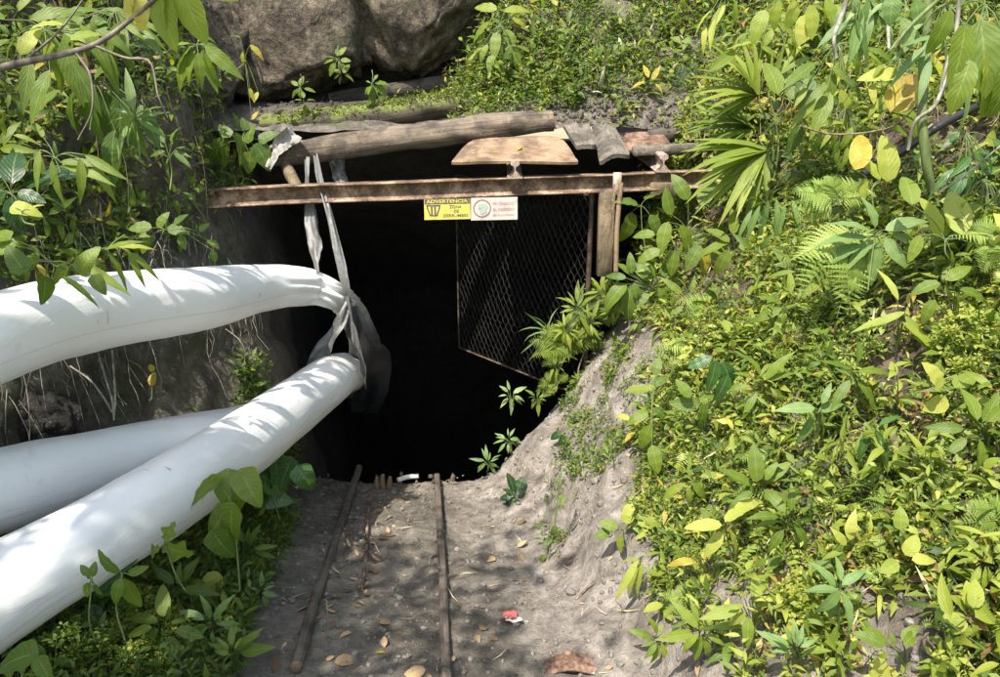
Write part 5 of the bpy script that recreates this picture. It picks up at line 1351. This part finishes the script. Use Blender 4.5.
MID = [
 ('broad_leaf_herb', 'glossy green oval-leaved herb beside the stalk plant', (705, 440), [(700, 404, 178, 30), (700, 402, 30, 24), (704, 404, 270, 26), (690, 398, 120, 24)], 'oval', .5, 'leaf', .55),
 ('broad_leaf_herb', 'dark leaves drooping beneath the small pale fern', (725, 410), [(716, 360, 260, 34), (722, 362, 300, 36), (728, 375, 250, 30), (712, 358, 200, 26)], 'oval', .5, 'leaf_dark', .45),
 ('broad_leaf_herb', 'long-leaved weed with one leaf pointing down, bank centre', (815, 460), [(815, 408, 178, 42), (818, 412, 20, 36), (820, 410, 290, 42), (812, 416, 250, 36), (822, 404, 70, 26)], 'lance', .34, 'leaf_pale', .55),
 ('broad_leaf_herb', 'tall weed with lance leaves right of the bank centre', (860, 420), [(852, 370, 160, 36), (858, 372, 10, 42), (856, 378, 310, 46), (850, 380, 230, 36), (858, 362, 80, 30)], 'lance', .3, 'leaf', .5),
 ('broad_leaf_herb', 'pair of long light leaves crossing over the shaded hollow', (895, 360), [(900, 318, 185, 50), (905, 312, 200, 44), (905, 315, 300, 50), (902, 322, 320, 60), (898, 300, 110, 40)], 'lance', .2, 'leaf_sun', .62),
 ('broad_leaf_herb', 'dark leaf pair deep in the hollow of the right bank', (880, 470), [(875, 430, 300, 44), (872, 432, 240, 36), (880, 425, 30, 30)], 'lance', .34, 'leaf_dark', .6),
 ('broad_leaf_herb', 'bushy yellow-green herb at the lower bank centre', (752, 640), radial(750, 605, 10, 24, 0, 360), 'lance', .34, 'leaf_sun', .6),
 ('broad_leaf_herb', 'pale weed rosette left of the star-shaped herb', (700, 655), radial(702, 632, 9, 26, 0, 360), 'lance', .3, 'leaf_sun', .5),
 ('broad_leaf_herb', 'herb with yellow tip leaves above the star-shaped herb', (850, 560), [(850, 540, 95, 34, .84), (858, 545, 60, 30, .9), (846, 545, 130, 26, .8), (852, 550, 20, 26, .6), (843, 552, 190, 24, .5)], 'lance', .34, 'leaf_sun', .7),
 ('broad_leaf_herb', 'rounded lime leaves right of the herb with yellow tips', (915, 575), [(905, 555, 60, 26, .8), (912, 560, 10, 24, .82), (900, 530, 90, 24, .55), (898, 562, 200, 22, .6)], 'oval', .62, 'leaf_sun', .75),
 ('broad_leaf_herb', 'yellow round-leaved plant beside the dark hollow', (950, 410), [(940, 390, 110, 34, .84), (955, 388, 40, 30, .5), (948, 400, 200, 28, .82), (970, 405, 330, 30, .5), (975, 415, 270, 34, .86)], 'oval', .7, 'leaf_sun', .75),
 ('broad_leaf_herb', 'sprawling green leaves above the yellow round-leaved plant', (950, 330), [(940, 283, 190, 30, .5), (945, 280, 30, 32), (960, 290, 350, 36), (955, 292, 300, 30), (935, 300, 240, 28)], 'oval', .46, 'leaf', .58),
 ('broad_leaf_herb', 'light herb clump in the weeds below the big arching fern', (795, 330), radial(790, 305, 9, 28, 0, 360), 'lance', .3, 'leaf_sun', .5),
 ('broad_leaf_herb', 'fresh green herb at the left rim of the weeds', (690, 320), radial(690, 300, 8, 26, 0, 360), 'lance', .32, 'leaf', .55),
 ('broad_leaf_herb', 'small oval-leaved herb under the fan palm', (735, 265), radial(732, 245, 8, 26, 0, 360), 'oval', .42, 'leaf_sun', .5),
 ('broad_leaf_herb', 'narrow drooping pale leaves under the fan palm fronds', (780, 255), [(760, 205, 250, 46), (768, 200, 265, 50), (776, 198, 275, 48), (785, 205, 260, 42), (792, 200, 285, 40), (752, 210, 240, 38)], 'lance', .15, 'leaf_pale', .5),
 ('broad_leaf_herb', 'weed with broad leaves in the pale dirt at the bottom right', (905, 670), radial(895, 650, 6, 26, 20, 200), 'oval', .46, 'leaf', .6),
 ('broad_leaf_herb', 'lime creeping clump at the bottom right corner', (975, 640), radial(970, 618, 12, 24, 0, 360), 'oval', .6, 'leaf_sun', .7),
 ('broad_leaf_herb', 'dark-leaved herb between the two right-edge ferns', (985, 450), radial(978, 430, 9, 32, 0, 360), 'lance', .36, 'leaf', .45),
 ('broad_leaf_herb', 'bright weed at the right edge below its ferns', (985, 575), radial(985, 560, 10, 28, 0, 360), 'lance', .3, 'leaf_sun', .55),
 ('broad_leaf_herb', 'pale weed at the bottom edge of the bank', (800, 672), radial(795, 650, 9, 24, 10, 170), 'lance', .32, 'leaf_pale', .55),
 ('broad_leaf_herb', 'green herb spilling over the bank edge at the bottom', (650, 650), radial(660, 640, 9, 22, 0, 360), 'lance', .34, 'leaf', .6),
 ('broad_leaf_herb', 'light green weed on the bank between two small lime ferns', (770, 400), radial(762, 385, 9, 28, 0, 360), 'lance', .3, 'leaf', .6),
 ('broad_leaf_herb', 'upright weed under the lime four-leaf plant', (760, 510), radial(758, 490, 9, 26, 0, 360), 'oval', .4, 'leaf', .55),
 ('broad_leaf_herb', 'spreading weed left of the drooping lime fingers', (705, 500), radial(690, 480, 8, 26, 0, 360), 'lance', .32, 'leaf_sun', .55),
 ('broad_leaf_herb', 'whorled green weed above the lime-leaved plant', (800, 540), radial(790, 520, 8, 28, 0, 360), 'lance', .34, 'leaf', .5),
]
for nm, lb, rt, lv, tp_, w_, mt, tn in MID:
    plant(nm, lb, 'herb', rt, lv, dz=.12, tp=tp_, w=w_, mat=mt, tint=tn, group='broad-leaved herbs on the right bank')

# ---- upper right: larger leaves
plant('opposite_leaf_shrub', 'green shrub with a star of blue-green leaves above the arching fern', 'shrub', (868, 290), [(868, 238, 175, 52), (870, 232, 150, 44), (875, 240, 215, 42), (880, 242, 260, 46), (885, 238, 300, 40), (885, 230, 20, 46), (875, 228, 100, 36), (890, 235, 345, 44), (862, 245, 195, 44)], Z=2.9, tp='lance', w=.38, tint=.62, mat='leaf_pale', hub=(875, 236))
plant('yellow_leaf_plant', 'plant with a large yellow leaf and green partner above the ferns', 'plant', (875, 215), [(855, 170, 70, 52, .89), (888, 182, 95, 50, .75), (880, 180, 120, 36, .7), (866, 178, 250, 24, .7)], Z=3.0, w=.45, mat='leaf_sun', hub=(872, 188))
plant('oval_leaf_plant', 'plant with three tall oval leaves near the right edge', 'plant', (950, 260), [(962, 235, 92, 58, .72), (938, 238, 100, 48, .68), (912, 205, 88, 42, .45), (920, 235, 250, 30, .5), (975, 245, 330, 40, .7), (950, 250, 290, 34, .5)], Z=2.7, w=.46, mat='leaf_sun', hub=(945, 240))
plant('hanging_leaf_plant', 'big glossy leaves hanging in the top right corner', 'plant', (990, -40), [(965, 25, 262, 66, .55), (980, 20, 275, 78, .5), (1000, 20, 268, 90, .45), (950, 10, 255, 46, .62), (970, 60, 250, 56, .6), (990, 50, 285, 70, .7), (1010, 60, 265, 60, .5)], Z=2.35, w=.44, mat='leaf', hub=(985, 5))
plant('hanging_leaf_plant', 'small round pale leaf hanging beside the thick green stem', 'plant', (905, -30), [(905, 18, 270, 36, .75), (893, -5, 265, 30, .5), (915, 0, 290, 30, .5)], Z=2.8, w=.7, mat='leaf_pale', hub=(905, 0))
plant('yellow_leaf_plant', 'withered yellow-brown leaf behind the thick green stem', 'plant', (925, 130), [(890, 112, 55, 52, .93)], Z=3.1, w=.6, mat='leaf', hub=(893, 113))
plant('vertical_leaf_plant', 'plant with tall dark oval leaves right of the palm fans', 'plant', (812, 145), [(806, 112, 92, 46, .3), (790, 100, 70, 42, .5), (778, 95, 100, 44, .62), (820, 118, 60, 38, .25), (800, 125, 250, 30, .3)], Z=3.9, w=.48, mat='leaf', hub=(802, 115))
plant('top_edge_plant', 'light green leaves hanging at the top edge above the palm', 'plant', (800, -20), [(795, 0, 265, 30, .75), (810, 5, 280, 34, .7), (780, 0, 250, 30, .6), (765, 10, 245, 36, .6), (805, 15, 260, 30, .85), (825, 0, 300, 34, .6)], Z=3.6, w=.5, mat='leaf_sun', hub=(798, -8))
plant('top_edge_plant', 'thin drooping leaves at the top edge left of the palm', 'plant', (730, -20), [(725, 5, 235, 40, .7), (715, 20, 250, 34, .7), (705, 25, 262, 30, .8), (735, 0, 280, 30, .6), (712, 10, 220, 30, .75)], Z=5.0, w=.2, tp='lance', mat='leaf_sun', hub=(724, -5))
for lb, x, y, n_, ln_, Zs_, mt_, tp_, w_ in (
   ('curtain of pale drooping leaves at the top edge left of the thick stem', 865, -5, 13, 40, 3.3, 'leaf_pale', 'lance', .3),
   ('dark drooping leaves behind the whitish aerial root', 838, 60, 11, 34, 3.7, 'leaf', 'lance', .32),
   ('bunch of lime drooping leaves above the withered yellow leaf', 900, 75, 10, 34, 3.3, 'leaf_sun', 'oval', .4),
   ('long hanging leaves between the thick stem and the corner leaves', 945, 20, 12, 54, 2.8, 'leaf_pale', 'lance', .22),
   ('leafy hanging shoots at the top edge over the palm fans', 770, 30, 11, 32, 4.1, 'leaf_sun', 'lance', .34),
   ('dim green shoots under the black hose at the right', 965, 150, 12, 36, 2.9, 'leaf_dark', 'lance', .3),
   ('dense shoots behind the three tall oval leaves', 985, 195, 12, 36, 2.8, 'leaf', 'oval', .4),
   ('green shoots between the withered leaf and the arching fern', 845, 125, 11, 30, 3.5, 'leaf', 'lance', .3)):
    plant('hanging_shoot', lb, 'plant', (x, y - 10), [(q[0] + rng.normal(0, 13), q[1] + rng.normal(8, 14), q[2] + rng.normal(0, 14), q[3] * rng.uniform(.6, 1.1)) for q in radial(x, y, n_ + 8, ln_, 190, 160)], Z=Zs_, stemr=.0022, tp=tp_, w=w_, mat=mt_, tint=.55, tj=.12, hub=(x, y - 16))
for lb, x, y, Zs_ in (('small weed rooted on the front of the left boulder', 218, 62, 5.3), ('tiny sprig in the cleft between the two boulders', 338, 60, 5.55), ('sprig hanging in the dark gap under the left boulder', 300, 88, 5.5), ('little sprig at the base of the pale boulder', 372, 84, 5.6)):
    plant('rock_sprig', lb, 'weed', (x, y - 14), radial(x, y, 8, 11, 0, 360) + radial(x + 4, y + 14, 6, 9, 0, 360), Z=Zs_, tp='oval', w=.5, mat='leaf', tint=.5, hub=(x, y))
plant('small_round_leaf', 'single round grey-green leaf under the black hose', 'plant', (925, 175), [(914, 160, 10, 24, .6)], Z=3.0, w=.62, mat='leaf_pale', hub=(914, 160))
for nm, lb, pts, Zs, r_, mt in [
   ('thick_stem', 'thick smooth green stem rising to the top edge at the right', [(928, -15), (926, 60), (922, 110), (926, 160), (932, 190)], 2.85, .017, 'stem'),
   ('aerial_root', 'crooked whitish aerial root hanging at the top right', [(850, -10), (841, 18), (834, 38), (836, 58)], 3.2, .012, 'root'),
   ('aerial_root', 'pale green root slanting down beside the thick green stem', [(950, -10), (925, 12), (905, 32), (895, 48)], 2.75, .009, 'leaf_pale_stem'),
   ('aerial_root', 'grey root bundle drooping across the thick green stem', [(965, 30), (950, 70), (935, 105), (915, 122), (908, 150)], 2.8, .010, 'root'),
   ('aerial_root', 'bent grey root right of the drooping bundle', [(960, -10), (955, 40), (948, 60), (940, 90)], 2.7, .008, 'root'),
   ('aerial_root', 'thin straight grey root left of the thick green stem', [(890, -10), (888, 25), (889, 52)], 3.0, .009, 'root'),
   ('bare_twig', 'long bare twig slanting up to the right edge', [(940, 192), (965, 175), (1010, 138)], 2.7, .004, 'root'),
   ('bare_twig', 'long thin twig crossing behind the yellow leaf', [(800, 126), (830, 134), (870, 132), (900, 122), (930, 90)], 3.1, .004, 'twig'),
   ('black_hose', 'black hose half hidden in the weeds at the upper right', [(862, 175), (890, 160), (930, 132), (960, 115), (1010, 92)], 3.2, .018, 'hose'),
   ]:
    C_ = catmull([at(x, y, Zs + .04 * math.sin(k_ * 2)) for k_, (x, y) in enumerate(pts)], 26); g = Geo()
    if mt == 'leaf_pale_stem': mt = 'stem'
    tube(g, C_, np.linspace(r_, r_ * .6, 26) if 'root' in nm or 'twig' in nm else r_, 8, .5, True, .25 if mt != 'hose' else 0, 3, freq=14)
    thing(nm, C_[-1], [('strand', g, M[mt])], lb, {'thick_stem': 'stem', 'aerial_root': 'root', 'bare_twig': 'twig', 'black_hose': 'hose'}[nm])

# ---- hillside plants
plant('leafy_sapling', 'sapling with bright drooping leaves beside the pale boulder', 'sapling', (500, 100), [(497, 10, 160, 26, .7), (505, 12, 20, 30, .75), (512, 18, 340, 22, .78), (490, 22, 215, 26, .6), (497, 32, 262, 28, .6), (505, 30, 300, 26, .55), (488, 45, 235, 20, .6), (492, 55, 262, 22, .55), (508, 45, 300, 28, .6), (500, 60, 272, 24, .7), (515, 50, 290, 30, .5), (482, 48, 200, 14, .7), (478, 55, 200, 12, .7)], Z=5.7, tp='oval', w=.46, mat='leaf', hub=(500, 25))
plant('leafy_sapling', 'few yellowing leaves right of the bright sapling', 'sapling', (560, 90), [(540, 15, 120, 16, .92), (548, 20, 270, 22, .75), (560, 18, 290, 20, .7), (552, 30, 250, 22, .7), (566, 15, 30, 20, .6)], Z=5.9, tp='lance', w=.36, mat='leaf', hub=(552, 20))
plant('yellow_weed', 'weed with bright yellow leaves in the herb slope', 'weed', (650, 95), [(648, 78, 100, 18, .9), (652, 80, 60, 16, .9), (645, 82, 200, 16, .92), (655, 84, 320, 14, .88)], dz=.08, tp='lance', w=.4, mat='leaf')
plant('vine', 'heart-leaved vine above the left end of the lintel', 'vine', (240, 165), [(222, 142, 265, 26), (238, 138, 290, 28), (248, 140, 80, 20), (258, 148, 300, 26), (262, 140, 30, 20), (228, 135, 130, 18), (214, 150, 230, 18), (250, 155, 260, 20), (245, 128, 100, 14)], Z=5.0, tp='heart', w=.8, tint=.45, mat='leaf', hub=(243, 142))
plant('yellow_twig', 'twig with yellow leaves against the left boulder', 'twig', (235, 70), [(240, 38, 150, 14, .6), (250, 45, 320, 20, .9), (243, 52, 260, 14, .8), (250, 88, 280, 14, .85), (258, 92, 250, 12, .85), (252, 120, 60, 12, .92)], Z=5.2, tp='lance', w=.4, mat='leaf', hub=(245, 60))

# ---- left wall, named plants
plant('drooping_leaf_shrub', 'shrub with long drooping leaves at the far top left', 'shrub', (20, 60), [(20, 30, 230, 60), (40, 25, 300, 70), (55, 20, 330, 60), (30, 20, 20, 56), (60, 15, 30, 50), (10, 40, 200, 40), (62, 40, 280, 66), (80, 25, 310, 60), (95, 30, 340, 46), (30, 60, 270, 56), (50, 70, 250, 60), (70, 60, 300, 60), (5, 20, 150, 40), (100, 45, 290, 50)], Z=2.9, tp='lance', w=.3, tint=.5, mat='leaf', hub=(45, 30))
plant('drooping_leaf_shrub', 'whorl of drooping leaves where the bare branch ends', 'shrub', (120, 60), [(195, 50, 250, 36), (198, 52, 270, 38), (202, 50, 290, 44), (205, 46, 320, 48), (200, 44, 350, 30), (192, 46, 215, 34), (190, 44, 180, 26), (198, 42, 60, 16), (206, 52, 275, 40), (188, 55, 240, 40)], Z=3.4, tp='lance', w=.34, tint=.5, mat='leaf', hub=(197, 46))
plant('drooping_leaf_shrub', 'large drooping leaves in the middle of the left wall', 'shrub', (90, 130), [(88, 85, 265, 66), (100, 90, 285, 70), (112, 85, 300, 56), (78, 85, 240, 60), (72, 95, 255, 50), (120, 95, 275, 56), (95, 80, 60, 36), (60, 90, 225, 50), (130, 110, 270, 56), (115, 130, 260, 60), (140, 105, 300, 50)], Z=3.3, tp='lance', w=.36, tint=.36, mat='leaf', hub=(95, 82))
plant('bamboo_leaf_plant', 'narrow bamboo-like leaves hanging left above the upper duct', 'plant', (55, 175), [(40, 150, 265, 44), (52, 160, 275, 46), (80, 158, 280, 48), (90, 158, 300, 50), (60, 162, 0, 52), (62, 164, 345, 60), (30, 160, 230, 34), (35, 150, 290, 40), (85, 155, 330, 50), (45, 140, 120, 30)], Z=2.9, tp='lance', w=.2, tint=.56, mat='leaf', hub=(55, 158))
plant('bamboo_leaf_plant', 'long thin leaves drooping onto the top of the upper duct', 'plant', (125, 235), [(108, 252, 300, 46), (128, 250, 290, 42), (105, 250, 20, 46), (112, 248, 10, 44), (130, 252, 320, 40), (95, 255, 265, 34), (80, 262, 330, 60), (60, 275, 330, 50)], Z=2.95, tp='lance', w=.18, tint=.6, mat='leaf', hub=(108, 248))
plant('vine', 'heart-leaved vine resting on the upper duct at the left', 'vine', (60, 265), [(82, 270, 60, 30, .62), (65, 270, 215, 26, .5), (35, 262, 200, 30, .4), (22, 268, 120, 30, .4), (95, 278, 300, 20, .5), (45, 280, 280, 26, .4), (10, 245, 200, 34, .5), (5, 238, 160, 30, .55)], Z=2.75, tp='heart', w=.85, mat='leaf', hub=(50, 262))
plant('lime_leaf_vine', 'single lime folded leaf above the heart-leaved vine', 'vine', (35, 225), [(15, 208, 355, 26, .82), (30, 210, 40, 14, .8)], Z=2.8, tp='heart', w=.8, mat='leaf_sun', hub=(22, 212))
plant('round_leaf_vine', 'rounded leaves low on the wall above the duct bend', 'vine', (160, 240), [(152, 228, 175, 24), (158, 228, 60, 20), (168, 228, 350, 20), (180, 235, 290, 16), (175, 225, 60, 18), (150, 238, 230, 20), (200, 232, 60, 14), (208, 240, 330, 16), (212, 250, 280, 14)], Z=3.9, tp='oval', w=.6, tint=.4, mat='leaf', hub=(165, 230))
plant('wall_weed', 'small-leaved weed at the top of the wall by the bare branch', 'weed', (130, 40), radial(120, 20, 12, 34, 180, 180) + radial(90, 10, 8, 40, 200, 150), Z=3.2, tp='lance', w=.32, tint=.5, mat='leaf', hub=(115, 12))
plant('wall_weed', 'pale narrow-leaved sprig in the middle of the left wall', 'weed', (140, 160), radial(133, 118, 9, 26, 0, 360), Z=3.2, tp='lance', w=.25, tint=.6, mat='leaf_pale', hub=(135, 120))
plant('wall_weed', 'dark-leaved sprig low at the left edge of the wall', 'weed', (15, 220), radial(12, 190, 9, 36, 0, 360), Z=2.9, tp='oval', w=.5, tint=.3, mat='leaf_dark', hub=(12, 195))
plant('wall_weed', 'small green sprig under the whorl of drooping leaves', 'weed', (170, 190), radial(170, 150, 10, 24, 0, 360), Z=3.9, tp='lance', w=.3, tint=.35, mat='leaf', hub=(170, 160))
plant('yellow_leaf_sprig', 'two orange-yellow leaves against the bare rock between the ducts', 'leaf', (150, 400), [(152, 372, 95, 10, .93), (152, 386, 85, 15, .92)], Z=3.9, w=.6, mat='leaf', hub=(152, 386))
for lb, pts in (('thin brown root running down the bare slope below the gate bush', [(585, 350), (578, 375), (588, 405), (582, 440)]), ('short exposed root low on the bare slope', [(560, 500), (552, 530), (545, 560)]), ('pale twig lying across the lower bare slope', [(575, 600), (592, 585), (615, 580)])):
    C_ = catmull([hit(x, y)[0] + np.array([0, -.005, .006]) for x, y in pts], 20); g = Geo(); tube(g, C_, np.linspace(.006, .003, 20), 6, .5, True, .3, 3)
    thing('slope_root', C_[-1], [('strand', g, M['twig'])], lb, 'root')
# pale roots between ducts
for lb, pts in (('forked pale root on the rock between the ducts', [(98, 352), (106, 380), (112, 400), (114, 420)]), ('slanting pale root joining the forked one', [(70, 366), (90, 380), (104, 398), (112, 412)]), ('thin upright root beside the forked one', [(112, 350), (114, 375), (115, 400), (114, 415)])):
    C_ = catmull([at(x, y, 3.55) for x, y in pts], 14); g = Geo(); tube(g, C_, .005, 6, .5, True, .3, 3)
    thing('wall_root', C_[-1], [('strand', g, M['root'])], lb, 'root')

# ---- lower left, named plants
plant('heart_leaf_vine', 'vine with big heart leaves in front of the lowest duct', 'vine', (240, 590), [(228, 476, 280, 40, .55), (215, 482, 215, 34, .5), (243, 475, 300, 38, .55), (232, 510, 260, 44, .5), (215, 535, 300, 34, .4), (245, 478, 250, 36, .6), (228, 512, 225, 34, .45)], Z=3.05, tp='heart', w=.85, mat='leaf', hub=(230, 500), faceup=.25)
plant('heart_leaf_vine', 'dark heart leaves under the lowest duct near the entrance', 'vine', (280, 520), [(275, 460, 280, 40), (262, 475, 320, 36), (290, 462, 250, 30), (258, 495, 350, 36), (270, 485, 230, 30), (300, 470, 300, 30)], Z=4.0, tp='heart', w=.8, mat='leaf_dark', tint=.6, hub=(272, 478))
plant('lobed_leaf_plant', 'plant with a pale jagged leaf against the lowest duct', 'plant', (185, 590), [(163, 545, 330, 34, .62), (165, 540, 60, 22, .55), (160, 548, 200, 22, .5)], Z=2.75, tp='lobe', w=.8, mat='leaf', hub=(165, 545), faceup=.25)
plant('stalk_seedling', 'seedling with two upright leaves in front of the lowest duct', 'plant', (125, 640), [(120, 572, 145, 34, .4), (124, 578, 285, 40, .55), (122, 578, 250, 30, .5), (128, 574, 20, 22, .45)], Z=2.45, tp='oval', w=.46, mat='leaf', hub=(122, 575), faceup=.25)
plant('stalk_seedling', 'tiny round-leaved sprig left of the upright seedling', 'plant', (95, 640), radial(92, 580, 6, 12, 0, 360), Z=2.45, tp='oval', w=.6, tint=.4, mat='leaf', hub=(92, 582), faceup=.3)
plant('heart_leaf_vine', 'heart leaf filling the bottom left corner', 'vine', (20, 690), [(30, 655, 190, 42, .4), (8, 672, 60, 26, .7), (40, 660, 300, 26, .4)], Z=2.1, tp='heart', w=.85, mat='leaf', hub=(25, 662), faceup=.3)
LOW = [
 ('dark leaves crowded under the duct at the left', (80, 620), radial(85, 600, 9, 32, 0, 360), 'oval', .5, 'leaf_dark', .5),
 ('pointed weed right below the jagged leaf', (180, 610), radial(178, 590, 9, 30, 0, 360), 'lance', .36, 'leaf', .45),
 ('pale-tipped weed near the left rail at the bottom', (215, 640), radial(212, 625, 9, 26, 0, 360), 'lance', .32, 'leaf_pale', .5),
 ('bright weed clump halfway along the left verge', (250, 565), radial(248, 550, 10, 20, 0, 360), 'lance', .34, 'leaf_sun', .35),
 ('light weed where the left verge meets the entrance', (285, 520), radial(283, 508, 9, 17, 0, 360), 'lance', .34, 'leaf', .6),
 ('weed with larger leaves beside the lacy ferns', (165, 650), radial(165, 625, 9, 32, 0, 360), 'oval', .44, 'leaf', .5),
 ('lone seedling in the bare dirt of the left verge', (262, 600), radial(260, 592, 7, 15, 0, 360), 'lance', .36, 'leaf_pale', .6),
 ('weed at the bottom edge between fern and left rail', (235, 672), radial(232, 655, 9, 24, 10, 170), 'lance', .34, 'leaf', .5),
 ('round yellowish leaf hanging under the big heart leaves', (215, 600), [(208, 572, 300, 24, .84), (202, 580, 230, 18, .5)], 'oval', .8, 'leaf_sun', .6),
]
for lb, rt, lv, tp_, w_, mt, tn in LOW:
    plant('verge_weed', lb, 'weed', rt, lv, dz=.12, tp=tp_, w=w_, mat=mt, tint=tn, group='weeds of the left verge')

# ---- overhanging tree on the left: limb with leaves in frame, unseen crown shaped to shade the path
def tree():
    base = np.array([-4.3, 0.2, 2.9]); gt = Geo(); gl = Geo(); gb = Geo()
    top = np.array([-3.2, 0.3, 6.0])
    tube(gt, catmull([base - UPV * .6, base + np.array([.1, 0, 1.2]), top], 16), np.linspace(.16, .07, 16), 12, 0, True, .12, 3)
    ends = []
    for k in range(15):
        f = rng.uniform(.35, 1); s_ = base + (top - base) * f
        e = np.array([rng.uniform(-4.6, -1.5), rng.uniform(-2.4, 2.5), rng.uniform(4.1, 5.4)])
        mid = (s_ + e) / 2 + UPV * .3
        tube(gb, catmull([s_, mid, e], 12), np.linspace(.035, .008, 12), 6, 0, False, .1, k)
        ends.append(e)
    # crown out of frame: leaf density set for the shade wanted below
    n = 21000
    c = np.stack([rng.uniform(-4.9, -0.95, n), rng.uniform(-3.0, 2.75, n), rng.uniform(4.0, 5.2, n)], -1)
    k = fbm(c * np.array([1.5, 1.5, .5]), 3, 91) > -0.07
    ed = 1 - (.74 * sstep(-2.5, -2.2, c[:, 0]) + .26 * sstep(-1.7, -1.2, c[:, 0])) ; ed *= 1 - sstep(1.5, 2.6, c[:, 1] + .45 * (c[:, 0] + 2.2))
    k |= (rng.random(n) < .5) & (c[:, 0] > -3.3) & (c[:, 1] < 1.6)
    ed = ed * np.where((c[:, 1] > 1.0) & (c[:, 0] < -1.6), .05, 1.0)
    k &= rng.random(n) < ed
    c2 = np.stack([rng.uniform(-3.9, -2.4, 4200), rng.uniform(-1.4, 0.8, 4200), rng.uniform(4.0, 5.2, 4200)], -1)
    c = np.vstack([c[k], c2])
    SD = unit(np.array([-0.27, -0.42, 0.87]))
    for tgt, rad in ((hit(140, 640)[0], .27), (hit(70, 655)[0], .15), (hit(230, 620)[0], .14), (hit(180, 600)[0], .12), (at(60, 70, 2.9), .42), (at(110, 150, 3.2), .4), (at(40, 200, 2.9), .3), (hit(265, 555)[0], .2)):  # holes cut along the sun direction to light chosen plants
        dd_ = np.linalg.norm(np.cross(c - tgt, SD), axis=1); c = c[(dd_ > rad) | (rng.random(len(c)) < .12)]
    m_ = len(c)
    leaves(gl, T_lance, c, unit(rng.normal(0, 1, (m_, 3)) + np.array([0, 0, -.5])), UPV + rng.normal(0, .5, (m_, 3)), rng.uniform(.10, .2, m_), .4, .5, rng.uniform(.2, .8, m_))
    # the limb that shows at the top left
    Zb = 1.9
    pts = [at(-420, 190, 1.9), at(-150, 110, 1.9), at(0, 68, Zb), (at(60, 55, Zb)), at(100, 42, Zb), at(140, 12, Zb), at(175, -20, Zb)]
    C_ = catmull(pts, 50); tube(gb, C_, np.linspace(.012, .0045, 50), 7, 0, True, .15, 4)
    tube(gb, catmull([base + UPV * .9, at(-700, 160, 2.1), pts[0]], 20), np.linspace(.05, .012, 20), 8)
    for q in ([at(93, 45, Zb), at(125, 58, Zb), at(150, 62, Zb), at(158, 95, Zb), at(168, 118, Zb)], [at(75, 52, Zb), at(90, 75, Zb), at(92, 110, Zb), at(78, 140, Zb)], [at(20, 65, Zb), at(60, 30, Zb), at(90, -10, Zb)]):
        tube(gb, catmull(q, 18), np.linspace(.004, .002, 18), 5, 0, False, .1, 2)
    for q in ((160, -12, 275, 62, .55), (180, -18, 285, 62, .62), (168, -20, 250, 50, .6), (140, -5, 275, 36, .9), (133, -8, 255, 30, .88), (55, 45, 200, 30, .5), (30, 30, 20, 36, .78), (20, 55, 60, 36, .75), (70, 40, 30, 30, .6), (200, -15, 340, 40, .7)):
        pleaf(gl, q[0], q[1], q[2], q[3], Zb, q[4], T_oval_hi, .5, .6, faceup=.4)
    thing('tree', base, [('trunk', gt, M['bark']), ('limbs', gb, M['bark']), ('leaves_and_unseen_shade_crown', gl, M['leaf_sun'])],
          'tree reaching in at the top left with a bare twig and big bright leaves, plus an unseen crown shaped for shade', 'tree')
tree()

# ================================================================= light, world, camera
SUN = unit(np.array([-0.27, -0.42, 0.87]))
el = math.asin(SUN[2]); az = math.atan2(SUN[0], SUN[1])
w = bpy.data.worlds.new('World'); scene.world = w; w.use_nodes = True; nt = w.node_tree
sky = nt.nodes.new('ShaderNodeTexSky'); sky.sky_type = 'NISHITA'; sky.sun_disc = False
sky.sun_elevation = el; sky.sun_rotation = az
bg = nt.nodes['Background']; bg.inputs[1].default_value = 0.15
nt.links.new(mix(nt, 1.0, sky.outputs[0], (1.14, 1.0, 0.78), 'MULTIPLY'), bg.inputs[0])
L = bpy.data.lights.new('sun', 'SUN'); L.energy = 2.5; L.angle = math.radians(0.55); L.color = (1, .945, .84)
lo = bpy.data.objects.new('sun', L); COL.objects.link(lo); lo.rotation_euler = Vector(SUN).to_track_quat('Z', 'Y').to_euler(); lo.location = (0, -3, 8)
cam = bpy.data.cameras.new('camera'); co = bpy.data.objects.new('camera', cam); COL.objects.link(co)
co.location = EYE; co.rotation_euler = (PI / 2 - PITCH, 0, 0)
cam.sensor_width = 36; cam.lens = 36 * FOC / 1000; cam.clip_end = 200; cam.clip_start = .05
scene.camera = co
scene.view_settings.view_transform = 'Standard'; scene.view_settings.look = 'None'
scene.view_settings.exposure = 1.95; scene.view_settings.gamma = 1
scene.cycles.max_bounces = 6; scene.cycles.diffuse_bounces = 3; scene.cycles.glossy_bounces = 2; scene.cycles.transmission_bounces = 3; scene.cycles.transparent_max_bounces = 4
